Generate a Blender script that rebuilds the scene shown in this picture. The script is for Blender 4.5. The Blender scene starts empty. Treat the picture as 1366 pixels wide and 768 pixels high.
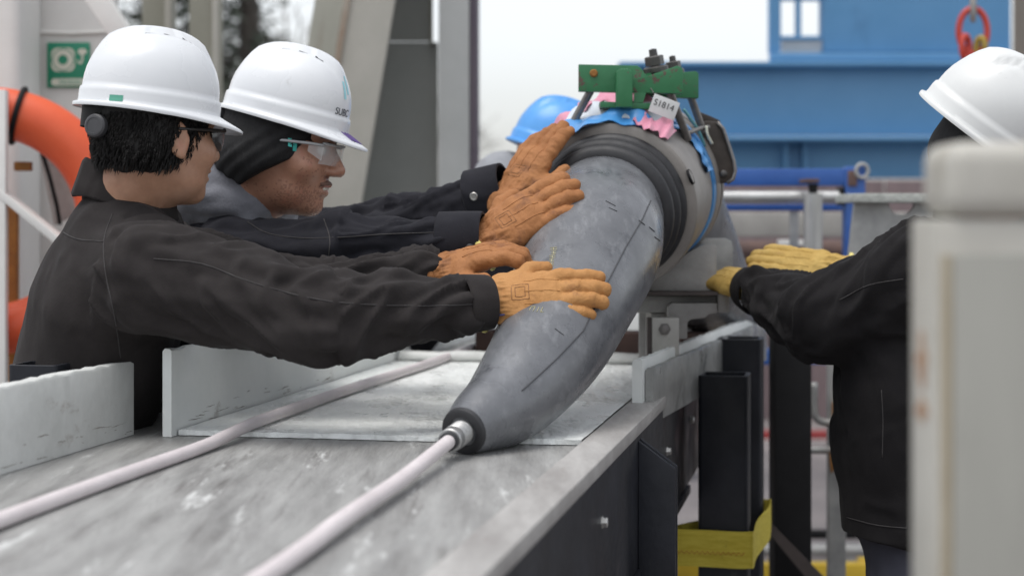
import bpy, bmesh, math, random
import numpy as np
from mathutils import Vector, Matrix
from mathutils.bvhtree import BVHTree
random.seed(7); RNG = np.random.default_rng(7)
R = math.radians
scene = bpy.context.scene
COL = scene.collection

# ------------------------------------------------------------------ camera, sky, sun, exposure
FPX, CZ, HY = 2300.0, 1.40, 290.0          # focal length in photo pixels, eye height, horizon row (photo is 1366 wide)
cam_data = bpy.data.cameras.new("camera")
cam = bpy.data.objects.new("camera", cam_data); COL.objects.link(cam)
cam.location = (0, 0, CZ); cam.rotation_euler = (R(90), 0, 0)
cam_data.sensor_width = 36.0
cam_data.lens = 36.0 * FPX / 1366.0
cam_data.shift_y = -(384.0 - HY) / 1366.0
cam_data.clip_start = 0.05; cam_data.clip_end = 3000
cam_data.dof.use_dof = True
cam_data.dof.focus_distance = 3.1
cam_data.dof.aperture_fstop = 3.0
scene.camera = cam

SUN_EL, SUN_AZ = 74.0, -130.0               # azimuth: degrees from +Y toward +X
world = bpy.data.worlds.new("World"); scene.world = world; world.use_nodes = True
wn, wl = world.node_tree.nodes, world.node_tree.links
wn.clear()
w_out = wn.new("ShaderNodeOutputWorld"); w_bg = wn.new("ShaderNodeBackground")
w_sky = wn.new("ShaderNodeTexSky"); w_sky.sky_type = 'NISHITA'; w_sky.sun_disc = False
w_sky.sun_elevation = R(SUN_EL); w_sky.sun_rotation = R(SUN_AZ)
w_sky.air_density = 1.0; w_sky.dust_density = 2.0; w_sky.ozone_density = 1.0
w_hs = wn.new("ShaderNodeHueSaturation"); w_hs.inputs['Saturation'].default_value = 0.22
w_bg.inputs['Strength'].default_value = 0.15
wl.new(w_sky.outputs[0], w_hs.inputs['Color']); wl.new(w_hs.outputs[0], w_bg.inputs['Color'])
wl.new(w_bg.outputs[0], w_out.inputs['Surface'])

sun_d = bpy.data.lights.new("sun", 'SUN'); sun_d.energy = 1.0; sun_d.angle = R(40); sun_d.color = (1.0, 0.97, 0.93)
sun = bpy.data.objects.new("sun", sun_d); COL.objects.link(sun)
sd = Vector((math.sin(R(SUN_AZ)) * math.cos(R(SUN_EL)), math.cos(R(SUN_AZ)) * math.cos(R(SUN_EL)), math.sin(R(SUN_EL))))
sun.rotation_euler = sd.to_track_quat('Z', 'Y').to_euler(); sun.location = sd * 30

scene.view_settings.view_transform = 'Standard'
try: scene.view_settings.look = 'None'
except Exception: pass
scene.view_settings.gamma = 1.0; scene.view_settings.use_curve_mapping = False
scene.view_settings.exposure = 0.62

# ------------------------------------------------------------------ coordinates
def P(px, py, d):
    return Vector(((px - 683.0) / FPX * d, d, CZ - (py - HY) / FPX * d))
TA = R(11.0); TS, TC = math.sin(TA), math.cos(TA)
def T(u, v, z):                                    # tray frame: u along the tray, v to its right
    return Vector((u * TS + v * TC, u * TC - v * TS, z))
TROT = Matrix(((TC, TS, 0), (-TS, TC, 0), (0, 0, 1)))   # columns: v axis (x), u axis (y), z
TZ = 1.025

# ------------------------------------------------------------------ materials
MATS = {}
def M(name, c1, c2=None, scale=6.0, rough=0.6, rough2=None, metal=0.0, bump=0.0, bscale=80.0, bdist=0.002,
      stretch=(1, 1, 1), wear=None, wear2=None, spec=0.5, sheen=0.0, rot=0.0, contrast=(0.35, 0.65), sss=0.0, coat=0.0, wrinkle=0.0, wscale=13.0):
    if name in MATS: return MATS[name]
    m = bpy.data.materials.new(name); m.use_nodes = True; MATS[name] = m
    n, l = m.node_tree.nodes, m.node_tree.links
    b = n["Principled BSDF"]
    tc = n.new("ShaderNodeTexCoord"); mp = n.new("ShaderNodeMapping")
    mp.inputs['Rotation'].default_value = (0, 0, rot); mp.inputs['Scale'].default_value = stretch
    l.new(tc.outputs['Object'], mp.inputs['Vector'])
    nz = n.new("ShaderNodeTexNoise"); nz.inputs['Scale'].default_value = scale; nz.inputs['Detail'].default_value = 8
    nz.inputs['Roughness'].default_value = 0.70
    l.new(mp.outputs[0], nz.inputs['Vector'])
    rp = n.new("ShaderNodeValToRGB")
    rp.color_ramp.elements[0].position = contrast[0]; rp.color_ramp.elements[1].position = contrast[1]
    rp.color_ramp.elements[0].color = (*c1, 1); rp.color_ramp.elements[1].color = (*(c2 or c1), 1)
    l.new(nz.outputs['Fac'], rp.inputs[0])
    col = rp.outputs[0]
    for w in (wear, wear2):                                      # (colour, scale, threshold, softness, stretch)
        if not w: continue
        wz = n.new("ShaderNodeTexNoise"); wz.inputs['Scale'].default_value = w[1]; wz.inputs['Detail'].default_value = 10
        wz.inputs['Roughness'].default_value = 0.7
        wm = n.new("ShaderNodeMapping"); wm.inputs['Scale'].default_value = w[4] if len(w) > 4 else (1, 1, 1)
        wm.inputs['Location'].default_value = (w[1] * 3.1, 1.7, 0.3); wm.inputs['Rotation'].default_value = (0, 0, rot)
        l.new(tc.outputs['Object'], wm.inputs['Vector']); l.new(wm.outputs[0], wz.inputs['Vector'])
        wr = n.new("ShaderNodeMapRange"); wr.inputs[1].default_value = w[2]; wr.inputs[2].default_value = w[2] + w[3]
        l.new(wz.outputs['Fac'], wr.inputs[0])
        mx = n.new("ShaderNodeMix"); mx.data_type = 'RGBA'; mx.inputs[7].default_value = (*w[0], 1)
        l.new(wr.outputs[0], mx.inputs[0]); l.new(col, mx.inputs[6]); col = mx.outputs[2]
    l.new(col, b.inputs['Base Color'])
    if rough2 is not None:
        rr = n.new("ShaderNodeMapRange"); rr.inputs[1].default_value = 0.35; rr.inputs[2].default_value = 0.65
        rr.inputs[3].default_value = rough; rr.inputs[4].default_value = rough2
        rz = n.new("ShaderNodeTexNoise"); rz.inputs['Scale'].default_value = scale * 1.7; rz.inputs['Detail'].default_value = 6
        l.new(mp.outputs[0], rz.inputs['Vector']); l.new(rz.outputs['Fac'], rr.inputs[0]); l.new(rr.outputs[0], b.inputs['Roughness'])
    else:
        b.inputs['Roughness'].default_value = rough
    b.inputs['Metallic'].default_value = metal
    b.inputs['Specular IOR Level'].default_value = spec
    if sheen: b.inputs['Sheen Weight'].default_value = sheen
    if coat: b.inputs['Coat Weight'].default_value = coat; b.inputs['Coat Roughness'].default_value = 0.15
    if sss:
        b.inputs['Subsurface Weight'].default_value = sss; b.inputs['Subsurface Radius'].default_value = (0.012, 0.005, 0.003)
    if bump:
        bz = n.new("ShaderNodeTexNoise"); bz.inputs['Scale'].default_value = bscale; bz.inputs['Detail'].default_value = 7
        l.new(mp.outputs[0], bz.inputs['Vector'])
        bp = n.new("ShaderNodeBump"); bp.inputs['Strength'].default_value = bump; bp.inputs['Distance'].default_value = bdist
        l.new(bz.outputs['Fac'], bp.inputs['Height']); l.new(bp.outputs[0], b.inputs['Normal'])
        if wrinkle:
            kz = n.new("ShaderNodeTexNoise"); kz.inputs['Scale'].default_value = wscale; kz.inputs['Detail'].default_value = 3
            kz.inputs['Distortion'].default_value = 1.6; kz.noise_type = 'RIDGED_MULTIFRACTAL' if wscale < 20 else 'FBM'
            l.new(mp.outputs[0], kz.inputs['Vector'])
            kb = n.new("ShaderNodeBump"); kb.inputs['Strength'].default_value = wrinkle; kb.inputs['Distance'].default_value = 0.01
            l.new(kz.outputs['Fac'], kb.inputs['Height']); l.new(kb.outputs[0], bp.inputs['Normal'])
    return m

# ------------------------------------------------------------------ geometry: (verts array, faces list)
def g_join(*gs):
    V, F, o = [], [], 0
    for v, f in gs:
        v = np.asarray(v, float); V.append(v); F += [tuple(i + o for i in q) for q in f]; o += len(v)
    return np.vstack(V), F
def g_box(c, s, Rm=None, bev=0.0, seg=2):
    bm = bmesh.new(); bmesh.ops.create_cube(bm, size=1.0)
    for v in bm.verts: v.co = Vector((v.co.x * s[0], v.co.y * s[1], v.co.z * s[2]))
    if bev > 0: bmesh.ops.bevel(bm, geom=bm.edges[:], offset=bev, segments=seg, affect='EDGES', profile=0.6)
    Rm = Rm.to_3x3() if Rm else Matrix.Identity(3); c = Vector(c)
    bm.verts.index_update()
    vs = np.array([tuple(c + Rm @ v.co) for v in bm.verts]); fs = [tuple(v.index for v in f.verts) for f in bm.faces]
    bm.free(); return vs, fs
def tb(u0, u1, v0, v1, z0, z1, bev=0.003):                # box in the tray frame
    return g_box(T((u0 + u1) / 2, (v0 + v1) / 2, (z0 + z1) / 2), (abs(v1 - v0), abs(u1 - u0), abs(z1 - z0)), TROT, bev)
def frames(pts):
    pts = [Vector(p) for p in pts]; n = len(pts); out = []
    prev = None
    for i in range(n):
        t = (pts[min(i + 1, n - 1)] - pts[max(i - 1, 0)]).normalized()
        if prev is None:
            a = Vector((0, 0, 1)) if abs(t.z) < 0.9 else Vector((0, 1, 0))
            x = a.cross(t).normalized()
        else:
            x = (prev - t * prev.dot(t)).normalized()
        prev = x; out.append((pts[i], t, x, t.cross(x)))
    return out
def g_tube(pts, r, n=16, caps=True, closed=False, jit=0.0):
    fr = frames(pts); k = len(fr)
    rs = r if hasattr(r, '__len__') else [r] * k
    V, F = [], []
    for i, (p, t, x, y) in enumerate(fr):
        for j in range(n):
            a = 2 * math.pi * j / n
            rr = rs[i] * (1 + (random.uniform(-jit, jit) if jit else 0))
            V.append(tuple(p + (x * math.cos(a) + y * math.sin(a)) * rr))
    kk = k if closed else k - 1
    for i in range(kk):
        i2 = (i + 1) % k
        for j in range(n):
            j2 = (j + 1) % n
            F.append((i * n + j, i * n + j2, i2 * n + j2, i2 * n + j))
    if caps and not closed:
        F.append(tuple(range(n - 1, -1, -1))); F.append(tuple((k - 1) * n + j for j in range(n)))
    return np.array(V), F
def g_lathe(c, axis, prof, n=64, up=None):               # prof: list of (along, radius); closed at the ends when radius is 0
    axis = Vector(axis).normalized(); c = Vector(c)
    a = Vector((0, 0, 1)) if abs(axis.z) < 0.9 else Vector((0, 1, 0))
    x = a.cross(axis).normalized(); y = axis.cross(x)
    V, F = [], []
    for s, r in prof:
        for j in range(n):
            th = 2 * math.pi * j / n
            V.append(tuple(c + axis * s + (x * math.cos(th) + y * math.sin(th)) * max(r, 1e-5)))
    for i in range(len(prof) - 1):
        for j in range(n):
            j2 = (j + 1) % n
            F.append((i * n + j, i * n + j2, (i + 1) * n + j2, (i + 1) * n + j))
    return np.array(V), F
def g_prism(poly, thick_vec):                            # poly: world points (outline), extruded by a vector
    n = len(poly); tv = Vector(thick_vec)
    V = [tuple(Vector(p)) for p in poly] + [tuple(Vector(p) + tv) for p in poly]
    F = [tuple(range(n)), tuple(range(2 * n - 1, n - 1, -1))]
    for i in range(n):
        j = (i + 1) % n
        F.append((i, i + n, j + n, j))
    return np.array(V), F
def pxprism(pts, d, th, bev=0.0):
    return g_prism([P(x, y, d) for x, y in pts], (0, th, 0))
def g_grid(fn, nu, nv, closed_u=False, closed_v=False):
    V = [tuple(fn(i, j)) for i in range(nu) for j in range(nv)]
    F = []
    for i in range(nu if closed_u else nu - 1):
        for j in range(nv if closed_v else nv - 1):
            i2, j2 = (i + 1) % nu, (j + 1) % nv
            F.append((i * nv + j, i2 * nv + j, i2 * nv + j2, i * nv + j2))
    return np.array(V), F
def catmull(pts, m=8):
    p = [np.array(q, float) for q in pts]; p = [2 * p[0] - p[1]] + p + [2 * p[-1] - p[-2]]; out = []
    for i in range(1, len(p) - 2):
        for k in range(m):
            t = k / m
            out.append(0.5 * (2 * p[i] + (p[i + 1] - p[i - 1]) * t + (2 * p[i - 1] - 5 * p[i] + 4 * p[i + 1] - p[i + 2]) * t * t
                              + (3 * p[i] - p[i - 1] - 3 * p[i + 1] + p[i + 2]) * t ** 3))
    out.append(p[-2]); return out

# ------------------------------------------------------------------ objects
ROOTLOC = {}
def thing(name, label, cat, loc, group=None):
    o = bpy.data.objects.new(name, None); COL.objects.link(o); o.location = loc
    o.empty_display_size = 0.1
    o['label'] = label; o['category'] = cat
    if group: o['group'] = group
    ROOTLOC[o.name] = Vector(loc); return o
def obj(name, g, mat, parent=None, smooth=35, label=None, cat=None, kind=None, group=None, loc=None, bevel=0.0):
    v, f = g
    v = np.asarray(v, float)
    if parent is not None: base = ROOTLOC[parent.name]
    else: base = Vector(loc) if loc is not None else Vector(((v[:, 0].min() + v[:, 0].max()) / 2, (v[:, 1].min() + v[:, 1].max()) / 2, v[:, 2].min()))
    v = v - np.array(base)
    me = bpy.data.meshes.new(name); me.from_pydata(v.tolist(), [], [tuple(map(int, q)) for q in f]); me.update()
    bm = bmesh.new(); bm.from_mesh(me); bmesh.ops.recalc_face_normals(bm, faces=bm.faces[:])
    if bevel > 0:
        es = [e for e in bm.edges if len(e.link_faces) == 2 and e.calc_face_angle(0) > R(40)]
        bmesh.ops.bevel(bm, geom=es, offset=bevel, segments=2, affect='EDGES', profile=0.6)
    bm.to_mesh(me); bm.free()
    if smooth:
        me.shade_smooth()
        if smooth < 180: me.set_sharp_from_angle(angle=R(smooth))
    if mat: me.materials.append(mat)
    o = bpy.data.objects.new(name, me); COL.objects.link(o)
    if parent is not None:
        o.parent = parent; ROOTLOC[o.name] = base
    else:
        o.location = base; ROOTLOC[o.name] = base
    if label: o['label'] = label
    if cat: o['category'] = cat
    if kind: o['kind'] = kind
    if group: o['group'] = group
    return o
def bvh(*gs):
    v, f = g_join(*gs); return BVHTree.FromPolygons([Vector(p) for p in v], [list(map(int, q)) for q in f])
def hit(tree, px, py, lift=0.0):                          # the point of a built surface seen at a photo pixel
    o = Vector((0, 0, CZ)); dr = (P(px, py, 1.0) - o).normalized()
    loc, nor, i, d = tree.ray_cast(o, dr)
    if loc is None: return None, None
    if nor.dot(dr) > 0: nor = -nor
    return loc + nor * lift, nor

# ------------------------------------------------------------------ noise and signed-distance bodies
def _h(ix, iy, iz):
    h = (ix * 374761393 + iy * 668265263 + iz * 1274126177) & 0x7fffffff
    h = ((h ^ (h >> 13)) * 1103515245) & 0x7fffffff
    return ((h ^ (h >> 16)) & 0xffff) / 65535.0
def vn(Q):
    i = np.floor(Q).astype(np.int64); f = Q - i; f = f * f * (3 - 2 * f); r = 0
    for a in (0, 1):
        for b in (0, 1):
            for c in (0, 1):
                w = (f[:, 0] if a else 1 - f[:, 0]) * (f[:, 1] if b else 1 - f[:, 1]) * (f[:, 2] if c else 1 - f[:, 2])
                r = r + w * _h(i[:, 0] + a, i[:, 1] + b, i[:, 2] + c)
    return r
def fbm(Q, o=3):
    r, a, t = 0, 1.0, 0
    for k in range(o):
        r = r + a * vn(Q * 2 ** k + 17.3 * k); t += a; a *= 0.5
    return r / t
class Body:
    def __init__(s, h): s.h = h; s.pr = []
    def cone(s, a, b, ra, rb, k=0.02, flat=None, sub=False): s.pr.append(('c', np.array(a, float), np.array(b, float), ra, rb, k, flat, sub)); return s
    def ell(s, c, r, k=0.02, rot=None, sub=False): s.pr.append(('e', np.array(c, float), np.array(r, float), rot, None, k, None, sub)); return s
    def cut(s, n, off): s.pr.append(('p', np.array(n, float), off, None, None, 0.004, None, True)); return s
    def mesh(s):
        lo, hi = np.full(3, 1e9), np.full(3, -1e9)
        for q in s.pr:
            if q[-1]: continue
            if q[0] == 'c':
                m = max(q[3], q[4]) * (1.0 if not q[6] else max(1, 1 / q[6][1]))
                lo = np.minimum(lo, np.minimum(q[1], q[2]) - m); hi = np.maximum(hi, np.maximum(q[1], q[2]) + m)
            elif q[0] == 'e':
                m = q[2].max(); lo = np.minimum(lo, q[1] - m); hi = np.maximum(hi, q[1] + m)
        h = s.h; lo -= 4 * h; hi += 4 * h
        n = np.ceil((hi - lo) / h).astype(int) + 1
        ax = [(lo[i] + h * np.arange(n[i])).astype(np.float32) for i in range(3)]
        D = np.full(n, 9.0, np.float32)
        for q in s.pr:
            k = q[5]
            if q[0] == 'p': sl = (slice(None),) * 3
            else:
                if q[0] == 'c':
                    m = max(q[3], q[4]) * (1.0 if not q[6] else max(1, 1 / q[6][1])) + k + 3 * h
                    a, b = np.minimum(q[1], q[2]) - m, np.maximum(q[1], q[2]) + m
                else:
                    m = q[2].max() + k + 3 * h; a, b = q[1] - m, q[1] + m
                i0 = np.maximum(0, ((a - lo) / h).astype(int)); i1 = np.minimum(n, ((b - lo) / h).astype(int) + 2)
                sl = tuple(slice(i0[t], i1[t]) for t in range(3))
            X = ax[0][sl[0]][:, None, None]; Y = ax[1][sl[1]][None, :, None]; Z = ax[2][sl[2]][None, None, :]
            if q[0] == 'p':
                d = -(X * np.float32(q[1][0]) + Y * np.float32(q[1][1]) + Z * np.float32(q[1][2]) - np.float32(q[2]))
            elif q[0] == 'c':
                a, b = q[1], q[2]; ba = b - a; L2 = max(ba @ ba, 1e-12)
                x, y, z = X - np.float32(a[0]), Y - np.float32(a[1]), Z - np.float32(a[2])
                t = np.clip((x * np.float32(ba[0]) + y * np.float32(ba[1]) + z * np.float32(ba[2])) / np.float32(L2), 0, 1)
                qx, qy, qz = x - t * np.float32(ba[0]), y - t * np.float32(ba[1]), z - t * np.float32(ba[2])
                if q[6]:
                    w, f = np.array(q[6][0], float), q[6][1]
                    dt = (qx * np.float32(w[0]) + qy * np.float32(w[1]) + qz * np.float32(w[2])) * np.float32(1 - f)
                    qx, qy, qz = qx - dt * np.float32(w[0]), qy - dt * np.float32(w[1]), qz - dt * np.float32(w[2])
                d = np.sqrt(qx * qx + qy * qy + qz * qz) - (np.float32(q[3]) + t * np.float32(q[4] - q[3]))
            else:
                x, y, z = X - np.float32(q[1][0]), Y - np.float32(q[1][1]), Z - np.float32(q[1][2])
                if q[3] is not None:
                    m = np.array(q[3].to_3x3(), np.float32)
                    x, y, z = (x * m[0, 0] + y * m[1, 0] + z * m[2, 0], x * m[0, 1] + y * m[1, 1] + z * m[2, 1], x * m[0, 2] + y * m[1, 2] + z * m[2, 2])
                rr = q[2].astype(np.float32)
                k0 = np.sqrt((x / rr[0]) ** 2 + (y / rr[1]) ** 2 + (z / rr[2]) ** 2)
                k1 = np.sqrt((x / rr[0] ** 2) ** 2 + (y / rr[1] ** 2) ** 2 + (z / rr[2] ** 2) ** 2)
                d = k0 * (k0 - 1) / np.maximum(k1, 1e-6)
            c = D[sl]
            if q[-1]:
                e = -d; hh = np.clip(0.5 - 0.5 * (c - e) / k, 0, 1)
                D[sl] = c + (e - c) * hh + k * hh * (1 - hh)
            else:
                hh = np.clip(0.5 + 0.5 * (c - d) / max(k, 1e-5), 0, 1)
                D[sl] = c + (d - c) * hh - k * hh * (1 - hh)
        return snet(D, lo, h)
def snet(D, org, h):
    S = D < 0
    A = S[:-1, :-1, :-1].astype(np.int8)
    tot = np.zeros_like(A)
    for a in (0, 1):
        for b in (0, 1):
            for c in (0, 1): tot += S[a:D.shape[0] - 1 + a, b:D.shape[1] - 1 + b, c:D.shape[2] - 1 + c]
    act = np.argwhere((tot > 0) & (tot < 8))
    idx = np.full(tot.shape, -1, np.int64); idx[tuple(act.T)] = np.arange(len(act))
    acc = np.zeros((len(act), 3)); cnt = np.zeros(len(act))
    cs = [(a, b, c) for a in (0, 1) for b in (0, 1) for c in (0, 1)]
    for p in cs:
        for ax in range(3):
            if p[ax]: continue
            q = list(p); q[ax] = 1
            d0 = D[tuple((act + p).T)].astype(float); d1 = D[tuple((act + q).T)].astype(float)
            x = (d0 < 0) != (d1 < 0); t = np.where(x, d0 / np.where(x, d0 - d1, 1), 0)
            pos = np.tile(np.array(p, float), (len(act), 1)); pos[:, ax] = t
            acc[x] += pos[x]; cnt[x] += 1
    V = org + h * (act + acc / cnt[:, None])
    F = []
    for ax in range(3):
        s0 = [slice(None)] * 3; s1 = [slice(None)] * 3; s0[ax] = slice(0, -1); s1[ax] = slice(1, None)
        e = np.argwhere(S[tuple(s0)] != S[tuple(s1)])
        b, c = (ax + 1) % 3, (ax + 2) % 3
        e = e[(e[:, b] > 0) & (e[:, c] > 0) & (e[:, b] < D.shape[b] - 1) & (e[:, c] < D.shape[c] - 1)]
        ins = S[tuple(e.T)]
        def cell(db, dc):
            w = e.copy(); w[:, b] += db; w[:, c] += dc; return idx[tuple(w.T)]
        q = np.stack([cell(-1, -1), cell(0, -1), cell(0, 0), cell(-1, 0)], 1)
        q = np.where(ins[:, None], q, q[:, ::-1]); F.append(q)
    F = np.vstack(F)
    return V, F
def vnorm(V, F):
    F = np.asarray(F); n = np.cross(V[F[:, 2]] - V[F[:, 0]], V[F[:, 3]] - V[F[:, 1]])
    N = np.zeros_like(V)
    for k in range(4): np.add.at(N, F[:, k], n)
    return N / np.maximum(np.linalg.norm(N, axis=1), 1e-12)[:, None]
def relax(V, F, it=2, lam=0.5):
    F = np.asarray(F)
    for _ in range(it):
        A = np.zeros_like(V); C = np.zeros(len(V))
        for k in range(4):
            a, b = F[:, k], F[:, (k + 1) % 4]
            np.add.at(A, a, V[b]); np.add.at(A, b, V[a]); np.add.at(C, a, 1); np.add.at(C, b, 1)
        V = V + lam * (A / np.maximum(C, 1)[:, None] - V)
    return V
def obj_sdf(name, VF, mat, parent, **kw):
    return obj(name, (VF[0], VF[1].tolist()), mat, parent, smooth=180, **kw)
def folds(V, F, limbs, amp=0.007, torso=0.005, lam=0.045, seed=0.0, cuffs=True):
    """cloth folds: rings and diagonals round each limb (a, b, r), loose drape elsewhere"""
    N = vnorm(V, F); best = np.full(len(V), 1e9); disp = np.zeros(len(V))
    tw = (fbm(V * np.array([9, 9, 4.0]) + seed, 3) - 0.5) * 2
    base = torso * tw
    for li, (a, b, r) in enumerate(limbs):
        a, b = np.array(a, float), np.array(b, float); ba = b - a; L = np.linalg.norm(ba); t = ba / L
        rel = V - a; s = rel @ t; q = rel - np.outer(np.clip(s, 0, L), t); dist = np.linalg.norm(q, axis=1)
        x = np.cross(t, [0, 0, 1.0]); x /= np.linalg.norm(x); y = np.cross(t, x)
        ca, sa = (q @ x) / np.maximum(dist, 1e-6), (q @ y) / np.maximum(dist, 1e-6)
        Q = np.stack([s / lam + 1.5 * ca + 1.1 * sa * (1 if li % 2 else -1), ca * 1.1 + seed, sa * 1.1 + li * 3.3], 1)
        f = 1 - 2 * np.clip(np.abs(2 * fbm(Q, 2) - 1) * 2.6, 0, 1)
        Q2 = np.stack([s / (lam * 2.2), ca * 1.7 + 5 + seed, sa * 1.7], 1)
        f = amp * (0.5 * f + 1.1 * (fbm(Q2, 2) - 0.5) * 2)
        w = np.clip(1.35 - (dist / r) * 0.5, 0, 1) * (s > -0.06) * (s < L + 0.05)
        better = dist - r * 0.2 < best
        use = better & (w > 0)
        disp[use] = f[use] * w[use]; best[use] = (dist - r * 0.2)[use]
    mask = best > 1e8; disp[mask] = 0
    near = np.where(mask, 0, 1)
    return V + N * (disp + base * np.where(mask, 1.0, 0.35))[:, None]

# ================================================================== materials used by the place
m_deckground = M("deck_ground", (0.15, 0.135, 0.135), (0.23, 0.205, 0.20), 3, 0.75, bump=0.3, bscale=40)
m_white_paint = M("white_paint", (0.66, 0.65, 0.62), (0.74, 0.73, 0.70), 3, 0.5, wear=((0.42, 0.36, 0.28), 2.2, 0.66, 0.12, (1, 1, 0.3)), bump=0.1, bscale=30)
m_olive = M("olive_grey_paint", (0.27, 0.265, 0.215), (0.33, 0.32, 0.265), 2.5, 0.55, wear=((0.20, 0.17, 0.12), 3.0, 0.62, 0.15, (1, 1, 0.25)), bump=0.1, bscale=30)
m_leg = M("pale_leg_paint", (0.40, 0.39, 0.34), (0.50, 0.48, 0.43), 2.2, 0.55, wear=((0.30, 0.25, 0.17), 2.0, 0.60, 0.18, (1, 1, 0.4)), bump=0.12, bscale=30)
m_web = M("green_grey_paint", (0.34, 0.35, 0.33), (0.40, 0.41, 0.385), 2.2, 0.55, wear=((0.26, 0.26, 0.24), 3.0, 0.66, 0.15, (1, 1, 0.3)))
m_flange = M("grey_flange_paint", (0.37, 0.38, 0.37), (0.44, 0.45, 0.44), 2.2, 0.5, wear=((0.27, 0.27, 0.23), 3.0, 0.64, 0.15, (1, 1, 0.3)))
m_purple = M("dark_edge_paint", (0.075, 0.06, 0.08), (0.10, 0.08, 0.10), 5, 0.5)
m_blue = M("blue_crane_paint", (0.10, 0.275, 0.49), (0.125, 0.31, 0.54), 1.6, 0.45, wear=((0.07, 0.20, 0.37), 3.5, 0.60, 0.16, (1, 1, 0.4)), wear2=((0.20, 0.14, 0.11), 7, 0.71, 0.05), bump=0.1, bscale=25)
m_blue2 = M("blue_frame_paint", (0.02, 0.085, 0.32), (0.035, 0.12, 0.40), 6, 0.4, wear=((0.10, 0.055, 0.035), 14, 0.68, 0.04))
m_steel = M("bright_steel", (0.42, 0.42, 0.41), (0.55, 0.55, 0.54), 12, 0.3, 0.5, metal=0.85, stretch=(1, 1, 0.2))
m_galv = M("galvanised_grey", (0.30, 0.305, 0.30), (0.42, 0.42, 0.41), 14, 0.45, 0.65, metal=0.3, bump=0.2, bscale=60)
m_cast = M("worn_grey_steel", (0.27, 0.265, 0.255), (0.38, 0.37, 0.355), 10, 0.5, 0.75, metal=0.15, wear=((0.14, 0.13, 0.12), 18, 0.60, 0.10), bump=0.35, bscale=70)
m_concrete = M("concrete", (0.30, 0.29, 0.27), (0.40, 0.385, 0.36), 5, 0.85, bump=0.4, bscale=50)
m_rust = M("rust_brown", (0.085, 0.055, 0.05), (0.14, 0.085, 0.07), 8, 0.8, bump=0.4, bscale=60)
m_orange_rust = M("orange_rust", (0.36, 0.16, 0.03), (0.20, 0.085, 0.02), 14, 0.8, bump=0.4, bscale=70)
m_buoy = M("orange_buoy", (0.66, 0.085, 0.025), (0.74, 0.12, 0.04), 3, 0.45, wear=((0.50, 0.10, 0.05), 6, 0.62, 0.15), bump=0.1, bscale=40)
m_black = M("matt_black", (0.006, 0.006, 0.0065), (0.010, 0.010, 0.011), 10, 0.6, spec=0.2)
m_signgreen = M("sign_green", (0.012, 0.23, 0.125), (0.015, 0.25, 0.14), 4, 0.4)
m_signwhite = M("sign_white", (0.62, 0.63, 0.52), (0.68, 0.68, 0.58), 10, 0.5)
m_postcream = M("cream_post_paint", (0.42, 0.405, 0.36), (0.49, 0.475, 0.43), 9, 0.45, wear=((0.27, 0.22, 0.13), 16.0, 0.56, 0.14, (1, 1, 0.25)), wear2=((0.22, 0.09, 0.05), 9.0, 0.70, 0.06))
m_postgrey = M("grey_post_paint", (0.30, 0.296, 0.265), (0.355, 0.35, 0.315), 7, 0.5, stretch=(1, 1, 0.2), wear=((0.20, 0.18, 0.14), 12, 0.64, 0.1, (1, 1, 0.2)))
m_bark = M("bark", (0.05, 0.042, 0.035), (0.08, 0.07, 0.06), 10, 0.9)
m_pine = M("pine_needles", (0.055, 0.07, 0.052), (0.10, 0.118, 0.09), 1.2, 0.8)
m_red = M("red_shackle_paint", (0.55, 0.055, 0.03), (0.42, 0.04, 0.03), 14, 0.4)
m_yellow = M("yellow_paint", (0.62, 0.42, 0.02), (0.50, 0.33, 0.02), 9, 0.5)
m_strap = M("yellow_strap", (0.50, 0.40, 0.035), (0.62, 0.52, 0.07), 22, 0.75, stretch=(1, 1, 6), wear=((0.30, 0.24, 0.03), 14, 0.60, 0.12), bump=0.6, bscale=160)

# ================================================================== the setting
def sheet(x0, x1, y0, y1, z): return np.array([(x0, y0, z), (x1, y0, z), (x1, y1, z), (x0, y1, z)], float), [(0, 1, 2, 3)]
m_ground = M("quay_ground", (0.16, 0.155, 0.15), (0.23, 0.22, 0.21), 0.6, 0.85, bump=0.3, bscale=8)
obj('ground', sheet(-400, 400, -60, 1500, -0.20), m_ground, kind='structure', smooth=0)
obj('deck', g_box((0, 8, -0.10), (14, 26, 0.19), None, 0.01), m_deckground, kind='structure')

# white bulkhead behind the lifebuoy
bk = thing('bulkhead', 'white painted steel bulkhead behind the orange lifebuoy, with a diagonal brace', 'bulkhead', P(60, 290, 5.25) * 1 - Vector((0, 0, P(60, 290, 5.25).z)))
xl, xr = P(-240, 0, 5.25).x, P(152, 0, 5.25).x
obj('panel', g_box(((xl + xr) / 2, 5.29, 1.6), (xr - xl, 0.06, 3.2), None, 0.006), m_white_paint, bk)
xs0, xs1 = P(36, 0, 5.25).x + 0.01, xr - 0.004
zs = P(0, 43, 5.25).z
obj('weld_bead', g_tube([(xs0, 5.257, zs), ((xs0 + xs1) / 2, 5.255, zs - 0.004), (xs1, 5.257, zs + 0.002)], 0.006, 8), m_white_paint, bk)
obj('corner_column', g_box((P(-12, 0, 5.05).x, 5.1, 1.6), (0.205, 0.25, 3.2), None, 0.035, 4), m_white_paint, bk)
a, b = P(118, -20, 5.0), P(178, 70, 5.0)
dirv = (b - a).normalized(); rot = dirv.to_track_quat('Z', 'Y').to_matrix()
obj('diagonal_brace', g_box((a + b) / 2 + Vector((0, 0, 0)), (0.062, 0.062, (b - a).length + 0.02), rot, 0.006), m_white_paint, bk)

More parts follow.
